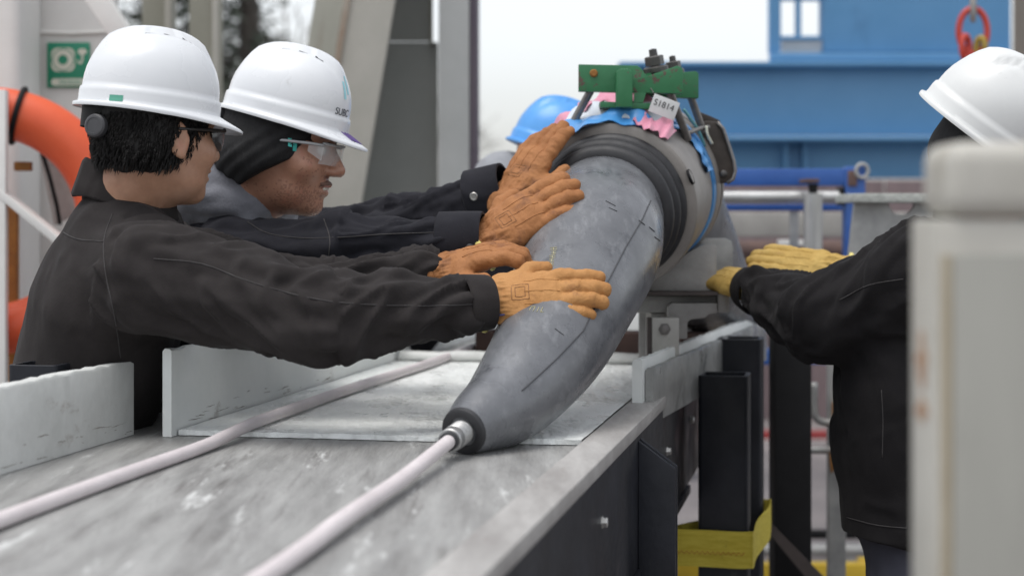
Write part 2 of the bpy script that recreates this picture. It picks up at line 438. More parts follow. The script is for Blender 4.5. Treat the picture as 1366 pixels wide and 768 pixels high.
# lifebuoy sign
sg = thing('lifebuoy_sign', 'square green lifebuoy sign with white ring symbol stuck on the white bulkhead', 'sign', P(92, 117, 5.2))
D0 = 5.252
obj('sign_plate', g_box(P(91.5, 87, D0), (57 / FPX * D0, 0.005, 60 / FPX * D0), None, 0.001), m_signgreen, sg)
def disc_ring(cx, cy, ro, ri, d, n=40, lob=0.0):
    V, F = [], []
    for k in range(n):
        a_ = 2 * math.pi * k / n; rr = ro * (1 + lob * math.cos(4 * a_ + math.pi))
        V.append(tuple(P(cx + rr * math.cos(a_), cy + rr * math.sin(a_), d))); V.append(tuple(P(cx + ri * math.cos(a_), cy + ri * math.sin(a_), d)))
    for k in range(n):
        j = (k + 1) % n; F.append((2 * k, 2 * j, 2 * j + 1, 2 * k + 1))
    return np.array(V), F
obj('ring_symbol', disc_ring(84, 80, 13.5, 6.5, D0 - 0.004), m_signwhite, sg)
obj('rope_symbol', disc_ring(84, 80, 17.2, 14.8, D0 - 0.0036, lob=0.10), m_signwhite, sg)
def blob_px(pts, d): return np.array([tuple(P(x, y, d)) for x, y in pts]), [tuple(range(len(pts)))]
obj('light_symbol', g_join(blob_px([(103, 69), (106, 65.5), (110, 65), (114, 66), (116.5, 69), (114, 72), (111.5, 74), (108.5, 74), (105, 72)], D0 - 0.004),
                           blob_px([(108.7, 74), (111, 74), (111.2, 80), (109.5, 85), (106.5, 86), (103.5, 83.5), (101.5, 81), (103, 80), (105, 82.3), (107.2, 83.5), (108.5, 80)], D0 - 0.004)), m_signwhite, sg)
def px_round(x0, x1, y0, y1, d):
    r = (y1 - y0) / 2; pts = []
    for k in range(9): t = math.pi / 2 + math.pi * k / 8; pts.append((x0 + r + r * math.cos(t), (y0 + y1) / 2 - r * math.sin(t)))
    for k in range(9): t = -math.pi / 2 + math.pi * k / 8; pts.append((x1 - r + r * math.cos(t), (y0 + y1) / 2 - r * math.sin(t)))
    return blob_px(pts, d)
obj('caption_panel', px_round(68, 116, 105, 114.5, D0 - 0.004), m_signwhite, sg)
m_capt = M("caption_green", (0.25, 0.42, 0.32))
obj('caption_lettering', g_join(*[blob_px([(x, 107.6), (x + w_, 107.6), (x + w_, 112), (x, 112)], D0 - 0.0052) for x, w_ in ((79, 3), (83, 4), (88, 2.5), (91.5, 4), (96.5, 3), (100.5, 4), (105.5, 2.5))]), m_capt, sg)

# lifebuoy and its rack
BC = P(-12, 295, 4.65)
lb = thing('lifebuoy', 'orange ring lifebuoy hanging on the white rack at the left edge', 'lifebuoy', BC)
Rm, rm = 145 / FPX * 4.65, 34 / FPX * 4.65
rotb = Matrix.Rotation(R(10), 3, 'Z')
ring = [BC + rotb @ Vector((Rm * math.cos(t), 0, Rm * math.sin(t))) for t in np.linspace(0, 2 * math.pi, 73)[:-1]]
obj('ring', g_tube(ring, rm, 24, closed=True), m_buoy, lb, smooth=180)
for tdeg in (76, -14, 166, 256):
    t = R(tdeg); c = BC + rotb @ Vector((Rm * math.cos(t), 0, Rm * math.sin(t)))
    tang = rotb @ Vector((-math.sin(t), 0, math.cos(t)))
    e1 = rotb @ Vector((math.cos(t), 0, math.sin(t))); e2 = e1.cross(tang)
    pts = [c + (e1 * math.cos(q) + e2 * math.sin(q)) * (rm + 0.006) for q in np.linspace(0, 2 * math.pi, 25)[:-1]]
    obj('strap', g_tube(pts, 0.008, 8, closed=True), m_black, lb, smooth=180)
rk = thing('lifebuoy_rack', 'white steel rack with rust streaks holding the lifebuoy', 'rack', Vector((P(0, 0, 4.8).x, 4.8, 0)))
def strut(p0, p1, w, t): 
    p0, p1 = Vector(p0), Vector(p1); rot = (p1 - p0).to_track_quat('Z', 'Y').to_matrix()
    return g_box((p0 + p1) / 2, (w, t, (p1 - p0).length), rot, 0.003)
x0 = P(8, 0, 4.78).x
obj('upright', strut((P(-2, 0, 4.56).x, 4.56, 0), (P(-2, 0, 4.56).x, 4.56, P(0, 120, 4.56).z), 0.045, 0.03), m_white_paint, rk)
obj('diagonal_arm', strut(P(-40, 222, 4.58), P(110, 345, 4.58), 0.075, 0.02), m_white_paint, rk)
obj('rear_upright', strut((P(12, 0, 4.80).x, 4.8, 0), (P(12, 0, 4.80).x, 4.8, P(0, 270, 4.80).z), 0.05, 0.03), m_orange_rust, rk)
obj('slanted_panel', pxprism([(52, 205), (78, 182), (102, 285), (72, 300)], 4.85, 0.02), m_cast, rk)
obj('black_cord', g_tube([P(52, 190, 4.82), P(66, 235, 4.82), P(76, 275, 4.82), P(80, 300, 4.82)], 0.006, 8), m_black, rk)
obj('rust_clip', g_box(P(31, 222, 4.7), (0.045, 0.03, 0.025), None, 0.004), m_orange_rust, rk)
for i, xx in enumerate((-0.55,)):
    obj('hook_arm', strut((P(-2, 0, 4.56).x, 4.56, P(0, 126, 4.6).z), (P(-2, 0, 4.56).x, 4.75, P(0, 126, 4.6).z), 0.02, 0.02), m_white_paint, rk)

# olive columns
def column(name, label, x0, x1, d, mat, h=6.0, dep=None):
    a_, b_ = P(x0, 0, d).x, P(x1, 0, d).x
    t = thing(name, label, 'column', ((a_ + b_) / 2, d, 0), 'olive steel columns')
    obj('shaft', g_box(((a_ + b_) / 2, d + (dep or (b_ - a_)) / 2, h / 2), (b_ - a_, dep or (b_ - a_), h), None, 0.006), mat, t)
    obj('foot_plate', g_box(((a_ + b_) / 2, d + (dep or (b_ - a_)) / 2, 0.012), ((b_ - a_) + 0.12, (b_ - a_) + 0.12, 0.02), None, 0.004), mat, t)
    xx = b_ - 0.012
    obj('corner_angle', g_box((xx + 0.003, d - 0.006, h / 2 + 0.015), (0.022, 0.012, h - 0.1), None, 0.002), m_leg, t)
    return t
column('steel_column', 'narrow olive grey steel column just behind the left man\'s helmet', 189, 228, 6.2, m_olive)
column('steel_column', 'olive grey steel column between the two white hard hats', 252, 291, 6.0, m_olive)

# slanted frame leg
lg = thing('slanted_frame_leg', 'big slanted pale grey steel leg of a lifting frame behind the second man', 'frame leg', P(452, 290, 6.3) - Vector((0, 0, P(452, 290, 6.3).z)))
def slab(pts, d0, d1):
    return g_prism([P(x, y, d0) for x, y in pts], (0, d1 - d0, 0))
def ext(xt, xb, y0=0.0, y1=290.0, ya=-900, yb=806):         # a line through (xt,0) and (xb,290), extended
    s = (xb - xt) / (y1 - y0); return (xt + s * (ya - y0), ya), (xt + s * (yb - y0), yb)
YB = HY + CZ / 6.3 * FPX
l0t, l0b = ext(420, 372, yb=YB); l1t, l1b = ext(464, 416, yb=YB); l2t, l2b = ext(527, 479, yb=YB)
obj('front_face', slab([l1t, l2t, l2b, l1b], 6.3, 6.34), m_leg, lg, bevel=0.006)
q0 = [P(*l0t, 6.62), P(*l1t, 6.345), P(*l1b, 6.345), P(*l0b, 6.62)]
obj('side_face', g_prism(q0, (0.03, 0.035, 0)), m_olive, lg)
e0t, e0b = ext(459, 411, yb=YB); e1t, e1b = ext(467, 419, yb=YB)
m_edge = M("worn_edge", (0.40, 0.35, 0.29), (0.30, 0.22, 0.16), 20, 0.7, stretch=(1, 1, 0.3))
obj('flange_edge', slab([e0t, e1t, e1b, e0b], 6.285, 6.30), m_edge, lg)
obj('foot_plate', g_box((P(395, 0, 6.3).x, 6.45, 0.012), (0.6, 0.5, 0.02), None, 0.004), m_leg, lg)
obj('back_face', slab([(l0t[0] + 40, l0t[1]), l2t, l2b, (l0b[0] + 40, l0b[1])], 6.66, 6.70), m_olive, lg)

# deep I-section column
ic = thing('i_section_column', 'wide grey green I-section steel column with pale flange and dark edge', 'column', P(575, 290, 5.9) - Vector((0, 0, P(575, 290, 5.9).z)))
def vbox(x0, x1, d0, d1, z0, z1, bev=0.004):
    a_, b_ = P(x0, 0, d0).x, P(x1, 0, d0).x
    return g_box(((a_ + b_) / 2, (d0 + d1) / 2, (z0 + z1) / 2), (b_ - a_, d1 - d0, z1 - z0), None, bev)
zs = P(0, 55, 6.73).z
obj('web_plate', vbox(462, 584, 6.73, 6.76, 0, zs - 0.004), m_web, ic)
obj('upper_web_plate', vbox(462, 576, 6.715, 6.76, zs, 6.0), m_web, ic)
obj('flange', vbox(585, 626, 6.40, 6.80, 0, 6.0), m_flange, ic)
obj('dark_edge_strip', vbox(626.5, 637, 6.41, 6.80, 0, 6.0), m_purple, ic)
obj('web_rib', vbox(573, 577, 6.67, 6.71, zs - 0.02, 6.0, 0.002), m_olive, ic)

# ---------------------------------------------------------------- blue gantry
bg = thing('blue_gantry', 'large blue steel gantry beam with a blue tower box and open railing on top', 'gantry', P(1090, 290, 9.0) - Vector((0, 0, P(1090, 290, 9.0).z)))
G = 9.0
def gbox(x0, x1, y0, y1, d0, d1, bev=0.008):
    p, q = P(x0, y0, d0), P(x1, y1, d0)
    return g_box(((p.x + q.x) / 2, (d0 + d1) / 2, (p.z + q.z) / 2), (q.x - p.x, d1 - d0, abs(p.z - q.z)), None, bev)
obj('top_flange', gbox(826, 1700, 82, 88, G - 0.12, G + 0.25), m_blue, bg)
obj('web', gbox(835, 1690, 88.5, 181, G, G + 0.03), m_blue, bg)
obj('bottom_flange', gbox(826, 1700, 181.5, 187, G - 0.12, G + 0.25), m_blue, bg)
obj('lower_web', gbox(835, 1690, 187.5, 238, G + 0.14, G + 0.18), m_blue, bg)
for x in (1046, 1072):
    obj('web_stiffener', gbox(x, x + 5, 188, 237, G + 0.06, G + 0.137, 0.003), m_blue, bg)
for x0_, x1_ in ((855, 925), (1560, 1640)):
    p, q = P(x0_, 0, G), P(x1_, 0, G); zt = P(0, 188, G).z
    obj('leg', g_box(((p.x + q.x) / 2, G + 0.32, zt / 2), (q.x - p.x, 0.25, zt), None, 0.01), m_blue, bg)
obj('tower_box', gbox(1097, 1349, -260, 70, G + 0.02, G + 0.14, 0.01), m_blue, bg)
obj('base_curb', gbox(1028, 1349, 70.5, 81.5, G - 0.06, G + 0.016, 0.004), m_blue, bg)
rl = obj('railing_frame', g_join(gbox(1027, 1042, -200, 70, G, G + 0.08, 0.004), gbox(1062, 1069, -200, 48, G, G + 0.05, 0.003),
                                 gbox(1042.5, 1096, 48, 53, G, G + 0.05, 0.003), gbox(1042.5, 1096, -6, 0.5, G, G + 0.05, 0.003)), m_blue, bg)
m_infill = M("grey_infill", (0.33, 0.37, 0.40), (0.42, 0.45, 0.48), 3, 0.5)
obj('infill_panel', gbox(1043, 1096, 53.5, 70, G + 0.012, G + 0.03, 0.003), m_infill, bg)
oc = thing('wooden_mast', 'weathered brown mast rising behind the blue tower at the right edge', 'mast', P(1362, 290, 9.6) - Vector((0, 0, P(1362, 290, 9.6).z)))
m_wood = M("weathered_wood", (0.17, 0.145, 0.12), (0.24, 0.21, 0.18), 6, 0.85, stretch=(1, 1, 0.1), bump=0.4, bscale=40)
obj('shaft', g_lathe((P(1376, 0, 10.6).x, 10.6, 0), (0, 0, 1), [(0, 0), (0, 0.12), (6, 0.10), (6, 0)], 20), m_wood, oc)
obj('base_collar', g_lathe((P(1376, 0, 10.6).x, 10.6, 0), (0, 0, 1), [(0, 0), (0, 0.2), (0.1, 0.2), (0.12, 0.13)], 20), m_cast, oc)

# hook and shackles on a wire
HD = 6.2
hk = thing('lifting_hook', 'orange red lifting link with small shackles hanging from a grey chain at top right', 'hook', P(1298, 75, HD))
def link_px(cx, cy, rx, ry, r, d, rotz=0.0, n=40):
    pts = []
    for t in np.linspace(0, 2 * math.pi, n + 1)[:-1]:
        v = Vector((rx / FPX * d * math.cos(t), 0, ry / FPX * d * math.sin(t))); pts.append(P(cx, cy, d) + Matrix.Rotation(rotz, 3, 'Z') @ v)
    return g_tube(pts, r, 10, closed=True)
obj('master_link', link_px(1298, 42, 19, 30, 0.012, HD), m_red, hk, smooth=180)
obj('chain_link', link_px(1298, 8, 7, 19, 0.011, HD, R(80)), m_cast, hk, smooth=180)
obj('wire_rope', g_tube([P(1298, -10, HD), P(1298, -2500, HD)], 0.012, 10), m_cast, hk)
obj('red_shackle', link_px(1288, 63, 7.5, 15, 0.011, HD - 0.01, R(35)), m_red, hk, smooth=180)
m_brass = M("brass_yellow", (0.40, 0.29, 0.05), (0.30, 0.2, 0.05), 20, 0.45, metal=0.3)
obj('brass_shackle', link_px(1308, 65, 6, 14, 0.012, HD - 0.01, R(-35)), m_brass, hk, smooth=180)
obj('sling_end', g_tube([P(1288, 74, HD), P(1286, 92, HD)], 0.013, 10), m_brass, hk)
obj('sling_end', g_tube([P(1308, 76, HD), P(1312, 92, HD)], 0.013, 10), m_brass, hk)

# ---------------------------------------------------------------- middle right: roller frame, beams, pipes
rf = thing('roller_frame', 'blue tubular roller frame with rust marks and bright steel rollers', 'roller frame', P(1060, 290, 5.5) - Vector((0, 0, P(1060, 290, 5.5).z)))
d = 5.5
obj('top_bar', gbox(880, 1128, 225, 248, d, d + 0.055, 0.006), m_blue2, rf)
p = P(1141, 222, d); obj('upright', g_box((p.x, d + 0.028, (p.z + 0.93) / 2), (0.066, 0.06, p.z - 0.93), None, 0.008), m_blue2, rf)
q = P(890, 226, d); obj('cross_rail', g_box(((p.x + q.x) / 2, d + 0.03, 0.955), (p.x - q.x - 0.066, 0.045, 0.05), None, 0.006), m_blue2, rf)
p = P(890, 226, d); obj('upright', g_box((p.x, d + 0.028, (p.z - 0.06) / 2), (0.06, 0.05, p.z - 0.06), None, 0.008), m_blue2, rf)
obj('lifting_eye', link_px(1150, 228, 8, 9, 0.006, d - 0.01), m_galv, rf, smooth=180)
obj('rust_patch', g_box(P(1137, 238, d - 0.004), (0.03, 0.008, 0.05), None, 0.003), m_rust, rf)
obj('horizontal_roller', g_lathe(P(975, 263, d + 0.0), (1, 0, 0), [(-0.25, 0), (-0.25, 0.021), (0.345, 0.021), (0.345, 0.012), (0.38, 0.012), (0.38, 0)], 24), m_steel, rf)
obj('roller_bracket', gbox(1120, 1127, 250, 274, d - 0.02, d + 0.04, 0.003), m_black, rf)
zr = P(0, 258, 5.35).z
obj('vertical_roller', g_lathe((P(1084.5, 0, 5.35).x, 5.35, 1.243), (0, 0, 1), [(0, 0), (0, 0.029), (zr - 1.243, 0.029), (zr - 1.243, 0)], 28), m_steel, rf)
obj('roller_pin', g_lathe((P(1084.5, 0, 5.35).x, 5.35, zr), (0, 0, 1), [(0, 0.014), (0.018, 0.014), (0.02, 0.016), (0.03, 0.016), (0.03, 0)], 20), m_black, rf)
obj('pin_plate', g_box((P(1084.5, 0, 5.35).x, 5.42, zr + 0.04), (0.045, 0.12, 0.012), None, 0.003), m_rust, rf)
obj('roller_bracket', g_box((P(1084.5, 0, 5.35).x, 5.52, 1.236), (0.05, 0.40, 0.012), None, 0.003), m_blue2, rf)
obj('roller_hanger', g_box((P(1084.5, 0, 5.35).x, 5.712, 1.325), (0.03, 0.012, 0.19), None, 0.003), m_galv, rf)
obj('lower_bar', gbox(900, 1128, 272.5, 281, d + 0.2, d + 0.24, 0.004), m_blue2, rf)

cb = thing('concrete_beam', 'pale grey concrete beam lying behind the roller frame', 'beam', P(1010, 290, 6.9) - Vector((0, 0, P(1010, 290, 6.9).z)))
obj('beam', gbox(700, 1500, 283, 316, 6.9, 7.3, 0.01), m_concrete, cb)
for x in (760, 1440):
    p = P(x, 317, 6.9); obj('support_block', g_box((p.x, 7.1, p.z / 2), (0.35, 0.3, p.z), None, 0.01), m_concrete, cb)
rp = thing('rusty_pipe', 'rusty brown horizontal pipe below the roller frame', 'pipe', P(1040, 290, 6.3) - Vector((0, 0, P(1040, 290, 6.3).z)))
obj('pipe', g_tube([P(700, 335, 6.3), P(1130, 333, 6.3), P(1500, 333, 6.3)], 0.035, 20), m_rust, rp)
for x in (760, 1440):
    p = P(x, 345, 6.3); obj('pipe_stand', g_box((p.x, 6.3, p.z / 2), (0.06, 0.06, p.z), None, 0.004), m_rust, rp)
obj('white_bar', gbox(1040, 1075, 320, 328, 6.2, 6.26, 0.003), m_white_paint, rp)
hb = thing('rusty_hull_plate', 'rusty brown purple steel plate wall under the blue gantry', 'wall', (P(1250, 0, 12).x, 12, 0))
m_hull = M("rusty_plate", (0.16, 0.12, 0.125), (0.24, 0.18, 0.18), 4, 0.75, stretch=(3, 1, 0.3))
for k in range(7):
    xa = P(700 + 120 * k, 0, 12).x; w_ = 120 / FPX * 12
    obj('plate', g_box((xa + w_ / 2, 12 + 0.01 * (k % 2), 0.83), (w_ - 0.012, 0.05, 1.66), None, 0.006), m_hull, hb)

br = thing('plate_bracket', 'grey steel bracket with rough flame cut top flange beside the right man\'s arm', 'bracket', P(1190, 290, 4.6) - Vector((0, 0, P(1190, 290, 4.6).z)))
d = 4.6
m_flame = M("flame_cut_edge", (0.34, 0.36, 0.33), (0.50, 0.51, 0.48), 30, 0.8, bump=0.8, bscale=90, bdist=0.006)
obj('top_flange', gbox(1140, 1290, 258, 270, d - 0.05, d + 0.22, 0.004), m_flame, br)
cut = [(1140, 270.5), (1186, 270.5)] + [(1203 - 17 * math.cos(t), 271 + 16 * math.sin(t)) for t in np.linspace(0.05, math.pi - 0.05, 11)] + [(1222, 270.5), (1285, 270.5), (1285, 420), (1134, 420), (1130, 360)]
obj('web', slab(cut, d, d + 0.02), m_galv, br)
p = P(1215, 421, d); obj('stand', g_box((p.x, d + 0.05, p.z / 2), (0.14, 0.10, p.z), None, 0.005), m_black, br)

# black post, brace, pipe handles at lower right
bp_ = thing('black_post', 'plain black steel post in the gap beside the right man\'s jacket', 'post', (P(1058, 0, 4.5).x, 4.5, 0))
zt = P(0, 440, 4.5).z
obj('shaft', g_box((P(1058, 0, 4.5).x, 4.55, zt / 2), (50 / FPX * 4.5, 0.1, zt), None, 0.006), m_black, bp_)
obj('base_plate', g_box((P(1058, 0, 4.5).x, 4.55, 0.01), (0.2, 0.2, 0.018), None, 0.003), m_black, bp_)
obj('top_cap', g_box((P(1058, 0, 4.5).x, 4.55, zt + 0.004), (0.105, 0.108, 0.008), None, 0.002), m_black, bp_)
ph = thing('pipe_handle', 'grey bent pipe handles on an orange rusted plate by the right man', 'pipe', P(1113, 640, 4.9) - Vector((0, 0, P(1113, 640, 4.9).z)))
d = 4.9
obj('bent_pipe', g_tube(catmull([P(1086, 510, d), P(1086, 545, d), P(1090, 558, d), P(1100, 563, d), P(1116, 564, d)], 5), 0.011, 12), m_galv, ph, smooth=180)
obj('straight_pipe', g_tube([P(1060, 600, d), P(1116, 600, d)], 0.011, 12), m_galv, ph)
obj('rusty_plate', slab([(1112, 538), (1119, 536), (1123, 548), (1121, 600), (1118, 612), (1110, 632), (1108, 612), (1112, 590)], d - 0.03, d), m_orange_rust, ph, bevel=0.003)
obj('stanchion', g_box((P(1118, 0, d).x, d + 0.03, 0.55), (0.05, 0.04, 1.1), None, 0.005), m_galv, ph)
m_drk = M("dark_brown_steel", (0.045, 0.035, 0.032), (0.07, 0.055, 0.05), 9, 0.6)
dbr = thing('diagonal_brace', 'dark brown flat steel brace slanting down beside the yellow strap', 'brace', P(1060, 768, 4.4))
obj('bar', g_prism([P(1012, 694, 4.42), P(1022, 690, 4.42), P(1120, 790, 4.42), P(1100, 800, 4.42)], (0, 0.02, 0)), m_drk, dbr)
p = P(1110, 796, 4.42); obj('lower_post', g_box((p.x, 4.45, p.z / 2), (0.05, 0.05, p.z), None, 0.004), m_drk, dbr)
yr = thing('yellow_rail', 'yellow painted low rail along the bottom right of the deck', 'rail', (P(1060, 0, 6.4).x, 6.4, 0))
obj('rail_bar', gbox(880, 1180, 752, 800, 6.4, 6.46, 0.006), m_yellow, yr)
for x in (900, 1040, 1160):
    obj('rail_post', g_box((P(x, 0, 6.4).x, 6.49, 0.06), (0.05, 0.05, 0.12), None, 0.004), m_yellow, yr)
gr_ = thing('deck_pipe_run', 'grey and black pipes lying low across the deck behind the black post', 'pipe', (P(1060, 0, 7.0).x, 7.0, 0))
obj('black_pipe', g_tube([P(800, 712, 7.2), P(1300, 712, 7.2)], 0.02, 16), m_black, gr_)
obj('grey_pipe', g_tube([P(800, 733, 6.9), P(1300, 733, 6.9)], 0.024, 16), m_galv, gr_)
for x in (860, 1120, 1260):
    p = P(x, 0, 7.05); obj('pipe_saddle', g_box((p.x, 7.06, 0.02), (0.05, 0.34, 0.06), None, 0.004), m_galv, gr_)
m_dred = M("dull_red", (0.20, 0.02, 0.02), (0.26, 0.03, 0.03), 8, 0.6)
rs = thing('red_hatch_coaming', 'low dull red hatch coaming far back on the deck', 'coaming', (P(1060, 0, 10.8).x, 10.8, 0))
obj('coaming', gbox(900, 1300, 577, 588, 10.8, 10.95, 0.01), m_dred, rs)
obj('coaming_base', g_box((P(1100, 0, 10.8).x, 10.9, 0.005), (2.0, 0.22, 0.01), None, 0.0), m_white_paint, rs)

# foreground cream post
fp = thing('cream_steel_post', 'out of focus cream steel post with rounded cap close to the camera at right', 'post', (P(1350, 0, 1.3).x, 1.3, 0))
d = 1.30
zb, ztop = P(0, 292, d).z, P(0, 190, d).z
xb = P(1520, 0, d).x
obj('cap_block', g_box(((0.327 + xb) / 2, 1.338, (zb + ztop) / 2 + 0.001), (xb - 0.327, 0.088, ztop - zb), None, 0.019, 5), m_postcream, fp)
obj('shaft', g_box(((0.320 + xb) / 2, 1.343, zb / 2), (xb - 0.320, 0.082, zb), None, 0.004), m_postcream, fp)
m_prust = M("post_rust", (0.30, 0.15, 0.09), (0.42, 0.30, 0.20), 60, 0.8)
def rustpoly(y0, y1, w, seed):
    rnd = random.Random(seed); zs_ = np.linspace(P(0, y1, 1.35).z, P(0, y0, 1.35).z, 12)
    a_ = [(.3194, 1.345 - w * rnd.uniform(.35, 1) * math.sin(math.pi * (k + .5) / 12), z) for k, z in enumerate(zs_)]
    b_ = [(.3194, 1.345 + w * rnd.uniform(.35, 1) * math.sin(math.pi * (k + .5) / 12), z) for k, z in enumerate(zs_)]
    return g_prism(a_ + b_[::-1], (.0012, 0, 0))
obj('rust_patch', rustpoly(440, 520, .022, 1), m_prust, fp); obj('rust_patch', rustpoly(528, 562, .026, 2), m_prust, fp)
obj('edge_rust_strip', g_box((.3275, 1.2995, zb / 2 - 0.012), (.007, .004, zb - .03), None, .001), M('tan_edge', (0.38, 0.335, 0.25), (0.30, 0.25, 0.17), 30, 0.7, stretch=(1, 1, 0.2)), fp)
obj('face_plate', g_box(((0.3315 + xb) / 2, 1.300, zb / 2 - 0.012), (xb - 0.3315, 0.003, zb - 0.03), None, 0.001), m_postgrey, fp)

# ---------------------------------------------------------------- trees behind
def pine(px, d, h, seed, label, spread):
    rnd = random.Random(seed); b0 = P(px, 0, d); b0.z = -0.2
    t = thing('pine_tree', label, 'tree', b0, 'dark pines beyond the columns')
    obj('trunk', g_tube([b0, b0 + Vector((0.1, 0, h * 0.5)), b0 + Vector((0, 0.05, h))], [0.2, 0.13, 0.02], 10), m_bark, t)
    br_, V, F = [], [], []
    k = 0; z = 0.9
    while z < h:
        L = spread * (1 - z / h) ** 0.6 * rnd.uniform(0.6, 1.15) + 0.2
        a_ = rnd.uniform(0, 2 * math.pi)
        p0 = b0 + Vector((0, 0, z)); dr = Vector((math.cos(a_), math.sin(a_), 0))
        p1 = p0 + dr * L * 0.5 + Vector((0, 0, L * 0.10)); p2 = p0 + dr * L + Vector((0, 0, -L * 0.12))
        br_.append(g_tube([p0, p1, p2], [0.03, 0.02, 0.006], 5))
        for _ in range(int(34 * L)):
            s = rnd.uniform(0.25, 1.05); c = p0.lerp(p1, s * 2) if s < 0.5 else p1.lerp(p2, (s - 0.5) * 2)
            c = c + Vector((rnd.gauss(0, 0.16), rnd.gauss(0, 0.16), rnd.gauss(-0.03, 0.07)))
            for _k in range(3):
                ax = Vector((rnd.gauss(0, 1), rnd.gauss(0, 1), rnd.gauss(0, 0.4))).normalized()
                sd_ = ax.cross(Vector((rnd.gauss(0, 1), rnd.gauss(0, 1), rnd.gauss(0, 1)))).normalized()
                l_, w_ = rnd.uniform(0.12, 0.24), rnd.uniform(0.012, 0.03); n0 = len(V)
                V += [tuple(c), tuple(c + ax * l_ * 0.5 + sd_ * w_), tuple(c + ax * l_), tuple(c + ax * l_ * 0.5 - sd_ * w_)]; F.append((n0, n0 + 1, n0 + 2, n0 + 3))
        z += rnd.uniform(0.05, 0.12)
    obj('branches', g_join(*br_), m_bark, t, smooth=180, kind='stuff')
    o = obj('crown', (np.array(V), F), m_pine, t, smooth=0, kind='stuff')
pine(322, 19, 6.6, 3, 'dark green pine with gaps seen right of the olive columns', 1.55)
pine(190, 20, 7.5, 5, 'dark green pine seen between the bulkhead brace and the olive columns', 1.7)
def bare(px, d, h, seed, label, name='bare_tree'):
    rnd = random.Random(seed); b0 = P(px, 0, d); b0.z = -0.2
    t = thing(name, label, 'tree', b0); tr, tw = [], []
    def grow(p, dr, L, r, lev):
        q = p + dr * L; m_ = p.lerp(q, 0.5) + Vector((rnd.gauss(0, .04), rnd.gauss(0, .04), 0)) * L
        (tr if lev < 2 else tw).append(g_tube([p, m_, q], [r, r * 0.8, r * 0.6], 5 if lev > 1 else 8, caps=False))
        if lev >= 5: return
        for _ in range(3 if lev < 4 else 2):
            nd = (dr + Vector((rnd.gauss(0, .5), rnd.gauss(0, .5), rnd.gauss(0.1, .3)))).normalized()
            grow(q if rnd.random() < .6 else m_, nd, L * rnd.uniform(0.55, 0.8), r * 0.58, lev + 1)
    grow(b0, Vector((0, 0, 1)), h * 0.34, h * 0.016, 0)
    obj('trunk', g_join(*tr), m_twig, t, smooth=180); obj('twigs', g_join(*tw), m_twig, t, smooth=180, kind='stuff')
m_twig = M("sky_paled_twig", (0.20, 0.19, 0.18), (0.28, 0.26, 0.24), 3, 0.9)  # far trees' paleness from sky glare and blur is put into this colour
bare(800, 52, 6.0, 11, 'pale leafless tree far behind the green clamp')
bare(610, 60, 7.0, 12, 'pale leafless tree far behind the grey column')
bare(380, 34, 7.5, 13, 'pale leafless tree standing behind the dark pine')

# ================================================================== launch tray
m_tray = M("worn_tray_plate", (0.19, 0.187, 0.182), (0.36, 0.36, 0.35), 4.5, 0.35, 0.75, stretch=(5, 0.6, 1), rot=TA, contrast=(0.30, 0.66),
           wear=((0.12, 0.112, 0.107), 4.2, 0.55, 0.18, (6.5, 0.5, 1)), wear2=((0.55, 0.555, 0.545), 7.0, 0.59, 0.08, (3.5, 0.5, 1)), bump=0.45, bscale=45, bdist=0.004)
m_hdpe = M("white_slide_sheet", (0.78, 0.805, 0.785), (0.86, 0.88, 0.86), 5, 0.18, 0.55, stretch=(1.4, 0.6, 1), rot=TA,
           wear=((0.42, 0.44, 0.42), 4.5, 0.60, 0.14, (0.7, 2.4, 1)), bump=1.0, bscale=26, bdist=0.014)
m_board = M("white_board", (0.74, 0.77, 0.75), (0.83, 0.85, 0.83), 4, 0.55, 0.7, wear=((0.40, 0.38, 0.35), 5, 0.64, 0.10, (1, 1, 2.0)),
            wear2=((0.10, 0.085, 0.07), 14, 0.735, 0.03, (0.6, 0.6, 2)), bump=0.5, bscale=35, bdist=0.003)
m_board2 = M("dull_board", (0.50, 0.51, 0.49), (0.66, 0.67, 0.65), 4, 0.55, 0.7, wear=((0.30, 0.27, 0.24), 5, 0.60, 0.12, (1, 1, 2.0)),
             wear2=((0.09, 0.075, 0.06), 13, 0.70, 0.04, (1.2, 1.2, 0.8)), bump=0.6, bscale=35, bdist=0.003)
m_beam = M("black_beam_paint", (0.010, 0.011, 0.0145), (0.021, 0.023, 0.030), 5, 0.35, 0.6, spec=0.3, wear=((0.09, 0.085, 0.085), 5, 0.62, 0.16), wear2=((0.10, 0.06, 0.04), 16, 0.74, 0.04), bump=0.3, bscale=50)
m_bflange = M("worn_beam_flange", (0.27, 0.258, 0.248), (0.42, 0.41, 0.395), 7, 0.5, 0.7, stretch=(2.5, 0.5, 1), rot=TA, wear=((0.17, 0.14, 0.12), 8, 0.60, 0.10, (2, 0.6, 1)), bump=0.3, bscale=50)
tray = thing('launch_tray', 'long steel launch tray with worn grey deck, white slide boards and black side beam', 'tray', T(3.2, -0.8, 0))
obj('deck_plate', tb(0.7, 6.4, -1.30, -0.425, TZ - 0.02, TZ, 0.002), m_tray, tray)
